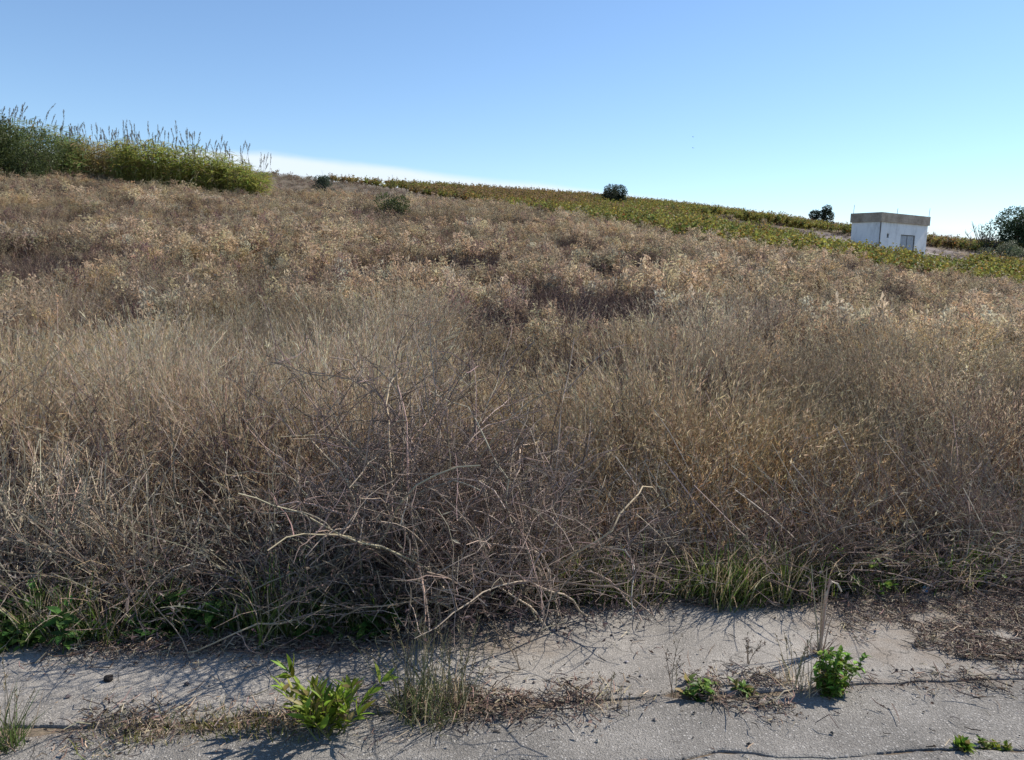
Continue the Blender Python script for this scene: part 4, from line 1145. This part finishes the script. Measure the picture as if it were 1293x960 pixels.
g = G()
dx0, dx1, dz = 3.1, 5.3, zpar - .95       # door opening in the right wall, built round a real hole
wx0, wx1, wz0, wz1 = 1.05, 1.35, zpar - 1.32, zpar - .95
g.box((0, 0, -.5), (wx0, .22, zpar), (1, 1, 1)); g.box((wx1, 0, -.5), (dx0, .22, zpar), (1, 1, 1)); g.box((dx1, 0, -.5), (LX, .22, zpar), (1, 1, 1))
g.box((wx0, 0, -.5), (wx1, .22, wz0), (1, 1, 1)); g.box((wx0, 0, wz1), (wx1, .22, zpar), (1, 1, 1)); g.box((dx0, 0, dz), (dx1, .22, zpar), (1, 1, 1))
g.box((0, .22, -.5), (.22, LY, zpar), (1, 1, 1)); g.box((LX - .22, .22, -.5), (LX, LY, zpar), (1, 1, 1)); g.box((.22, LY - .22, -.5), (LX - .22, LY, zpar), (1, 1, 1))
build(g, 'wall', plaster('whitewash'), shed)
g = G(); ov = .12; th = .16; X0, X1, Y0_, Y1_ = -ov, LX + ov, -ov, LY + ov
g.box((X0, Y0_, zpar + .003), (X1, Y0_ + th, ztop), (1, 1, 1)); g.box((X0, Y1_ - th, zpar + .003), (X1, Y1_, ztop), (1, 1, 1))
g.box((X0, Y0_ + th, zpar + .003), (X0 + th, Y1_ - th, ztop), (1, 1, 1)); g.box((X1 - th, Y0_ + th, zpar + .003), (X1, Y1_ - th, ztop), (1, 1, 1))
par = build(g, 'parapet', noisemat('parapet_render', [(.3, (.25, .205, .165)), (.55, (.39, .33, .27)), (.75, (.47, .41, .34))], 1.3, 9, .9, .4, 14), shed)
roof = build(G().box((X0 + th, Y0_ + th, zpar + .01), (X1 - th, Y1_ - th, zpar + .22), (1, 1, 1)), 'roof', noisemat('roof_slab', [(.3, (.2, .19, .18)), (.7, (.3, .28, .26))], 2), shed)
door = build(G().box((dx0 + .06, .09, -.3), ((dx0 + dx1) / 2 - .03, .15, dz - .06), (1, 1, 1)).box(((dx0 + dx1) / 2 + .03, .09, -.3), (dx1 - .06, .15, dz - .06), (1, 1, 1)), 'door', noisemat('door_paint', [(.3, (.36, .39, .43)), (.7, (.48, .51, .54))], 3), shed)
build(G().box((dx0, .05, -.3), (dx0 + .055, .18, dz), (1, 1, 1)).box((dx1 - .055, .05, -.3), (dx1, .18, dz), (1, 1, 1)).box((dx0 + .055, .05, dz - .055), (dx1 - .055, .18, dz), (1, 1, 1)).box(((dx0 + dx1) / 2 - .025, .07, -.3), ((dx0 + dx1) / 2 + .025, .16, dz - .058), (1, 1, 1)),
      'door_frame', noisemat('dark_frame', [(.3, (.07, .065, .06)), (.7, (.13, .12, .11))], 4), door)
build(G().box((wx0, .12, wz0), (wx1, .16, wz1), (1, 1, 1)), 'window', noisemat('dark_opening', [(.3, (.03, .03, .035)), (.7, (.06, .06, .065))], 4), shed)
pp = np.array([[(-.05, -.05, -.4), (-.05, -.05, 1.), (-.05, -.05, zpar - .02)]])
build(G().tubes(pp, np.full((1, 3), .045), np.array([[.13, .115, .11]]), 0, 8), 'drainpipe', S_STEM, shed)
for x, y, h in ((X0 + .1, Y1_ - .2, .75), (2.2, Y0_ + .08, .45), (X1 - .15, Y0_ + .08, .75)):
    build(G().tubes(np.array([[(x, y, ztop - .01), (x + .01, y, ztop + h * .5), (x + .05, y, ztop + h)]]), np.full((1, 3), .02), np.array([[.22, .18, .15]]), 0, 5), 'rebar', S_STEM, shed)

# ----------------------------------------------------------------- two distant birds
def bird(label, px, py, Y, rz):
    c = at(px, py, Y)
    V = [(.16, 0, 0), (.05, .035, .02), (.05, -.035, .02), (.05, 0, -.035), (-.1, .03, .01), (-.1, -.03, .01), (-.1, 0, -.025), (-.2, .05, 0), (-.2, -.05, 0),
         (.07, .2, .08), (-.04, .2, .07), (-.02, .42, .03), (.07, -.2, .08), (-.04, -.2, .07), (-.02, -.42, .03)]
    F = [(0, 1, 2), (0, 3, 1), (0, 2, 3), (4, 7, 5), (5, 7, 8), (4, 6, 7), (6, 5, 8), (6, 8, 7), (9, 11, 10), (12, 13, 14)]
    Qd = [(1, 4, 5, 2), (1, 3, 6, 4), (2, 5, 6, 3), (1, 9, 10, 4), (2, 5, 13, 12)]
    o = build(G().add(V, (.05, .05, .055), Qd, F), 'bird', S_STEM, None, c); o.rotation_euler = (.15, .05, rz)
    tag(o, label, 'bird', 'distant birds in the sky')


bird('tiny distant dark bird in flight, the upper of two in the clear sky', 875, 173, 190, 2.6)
bird('tiny distant dark bird in flight, the lower of two in the clear sky', 875, 187, 170, 2.2)
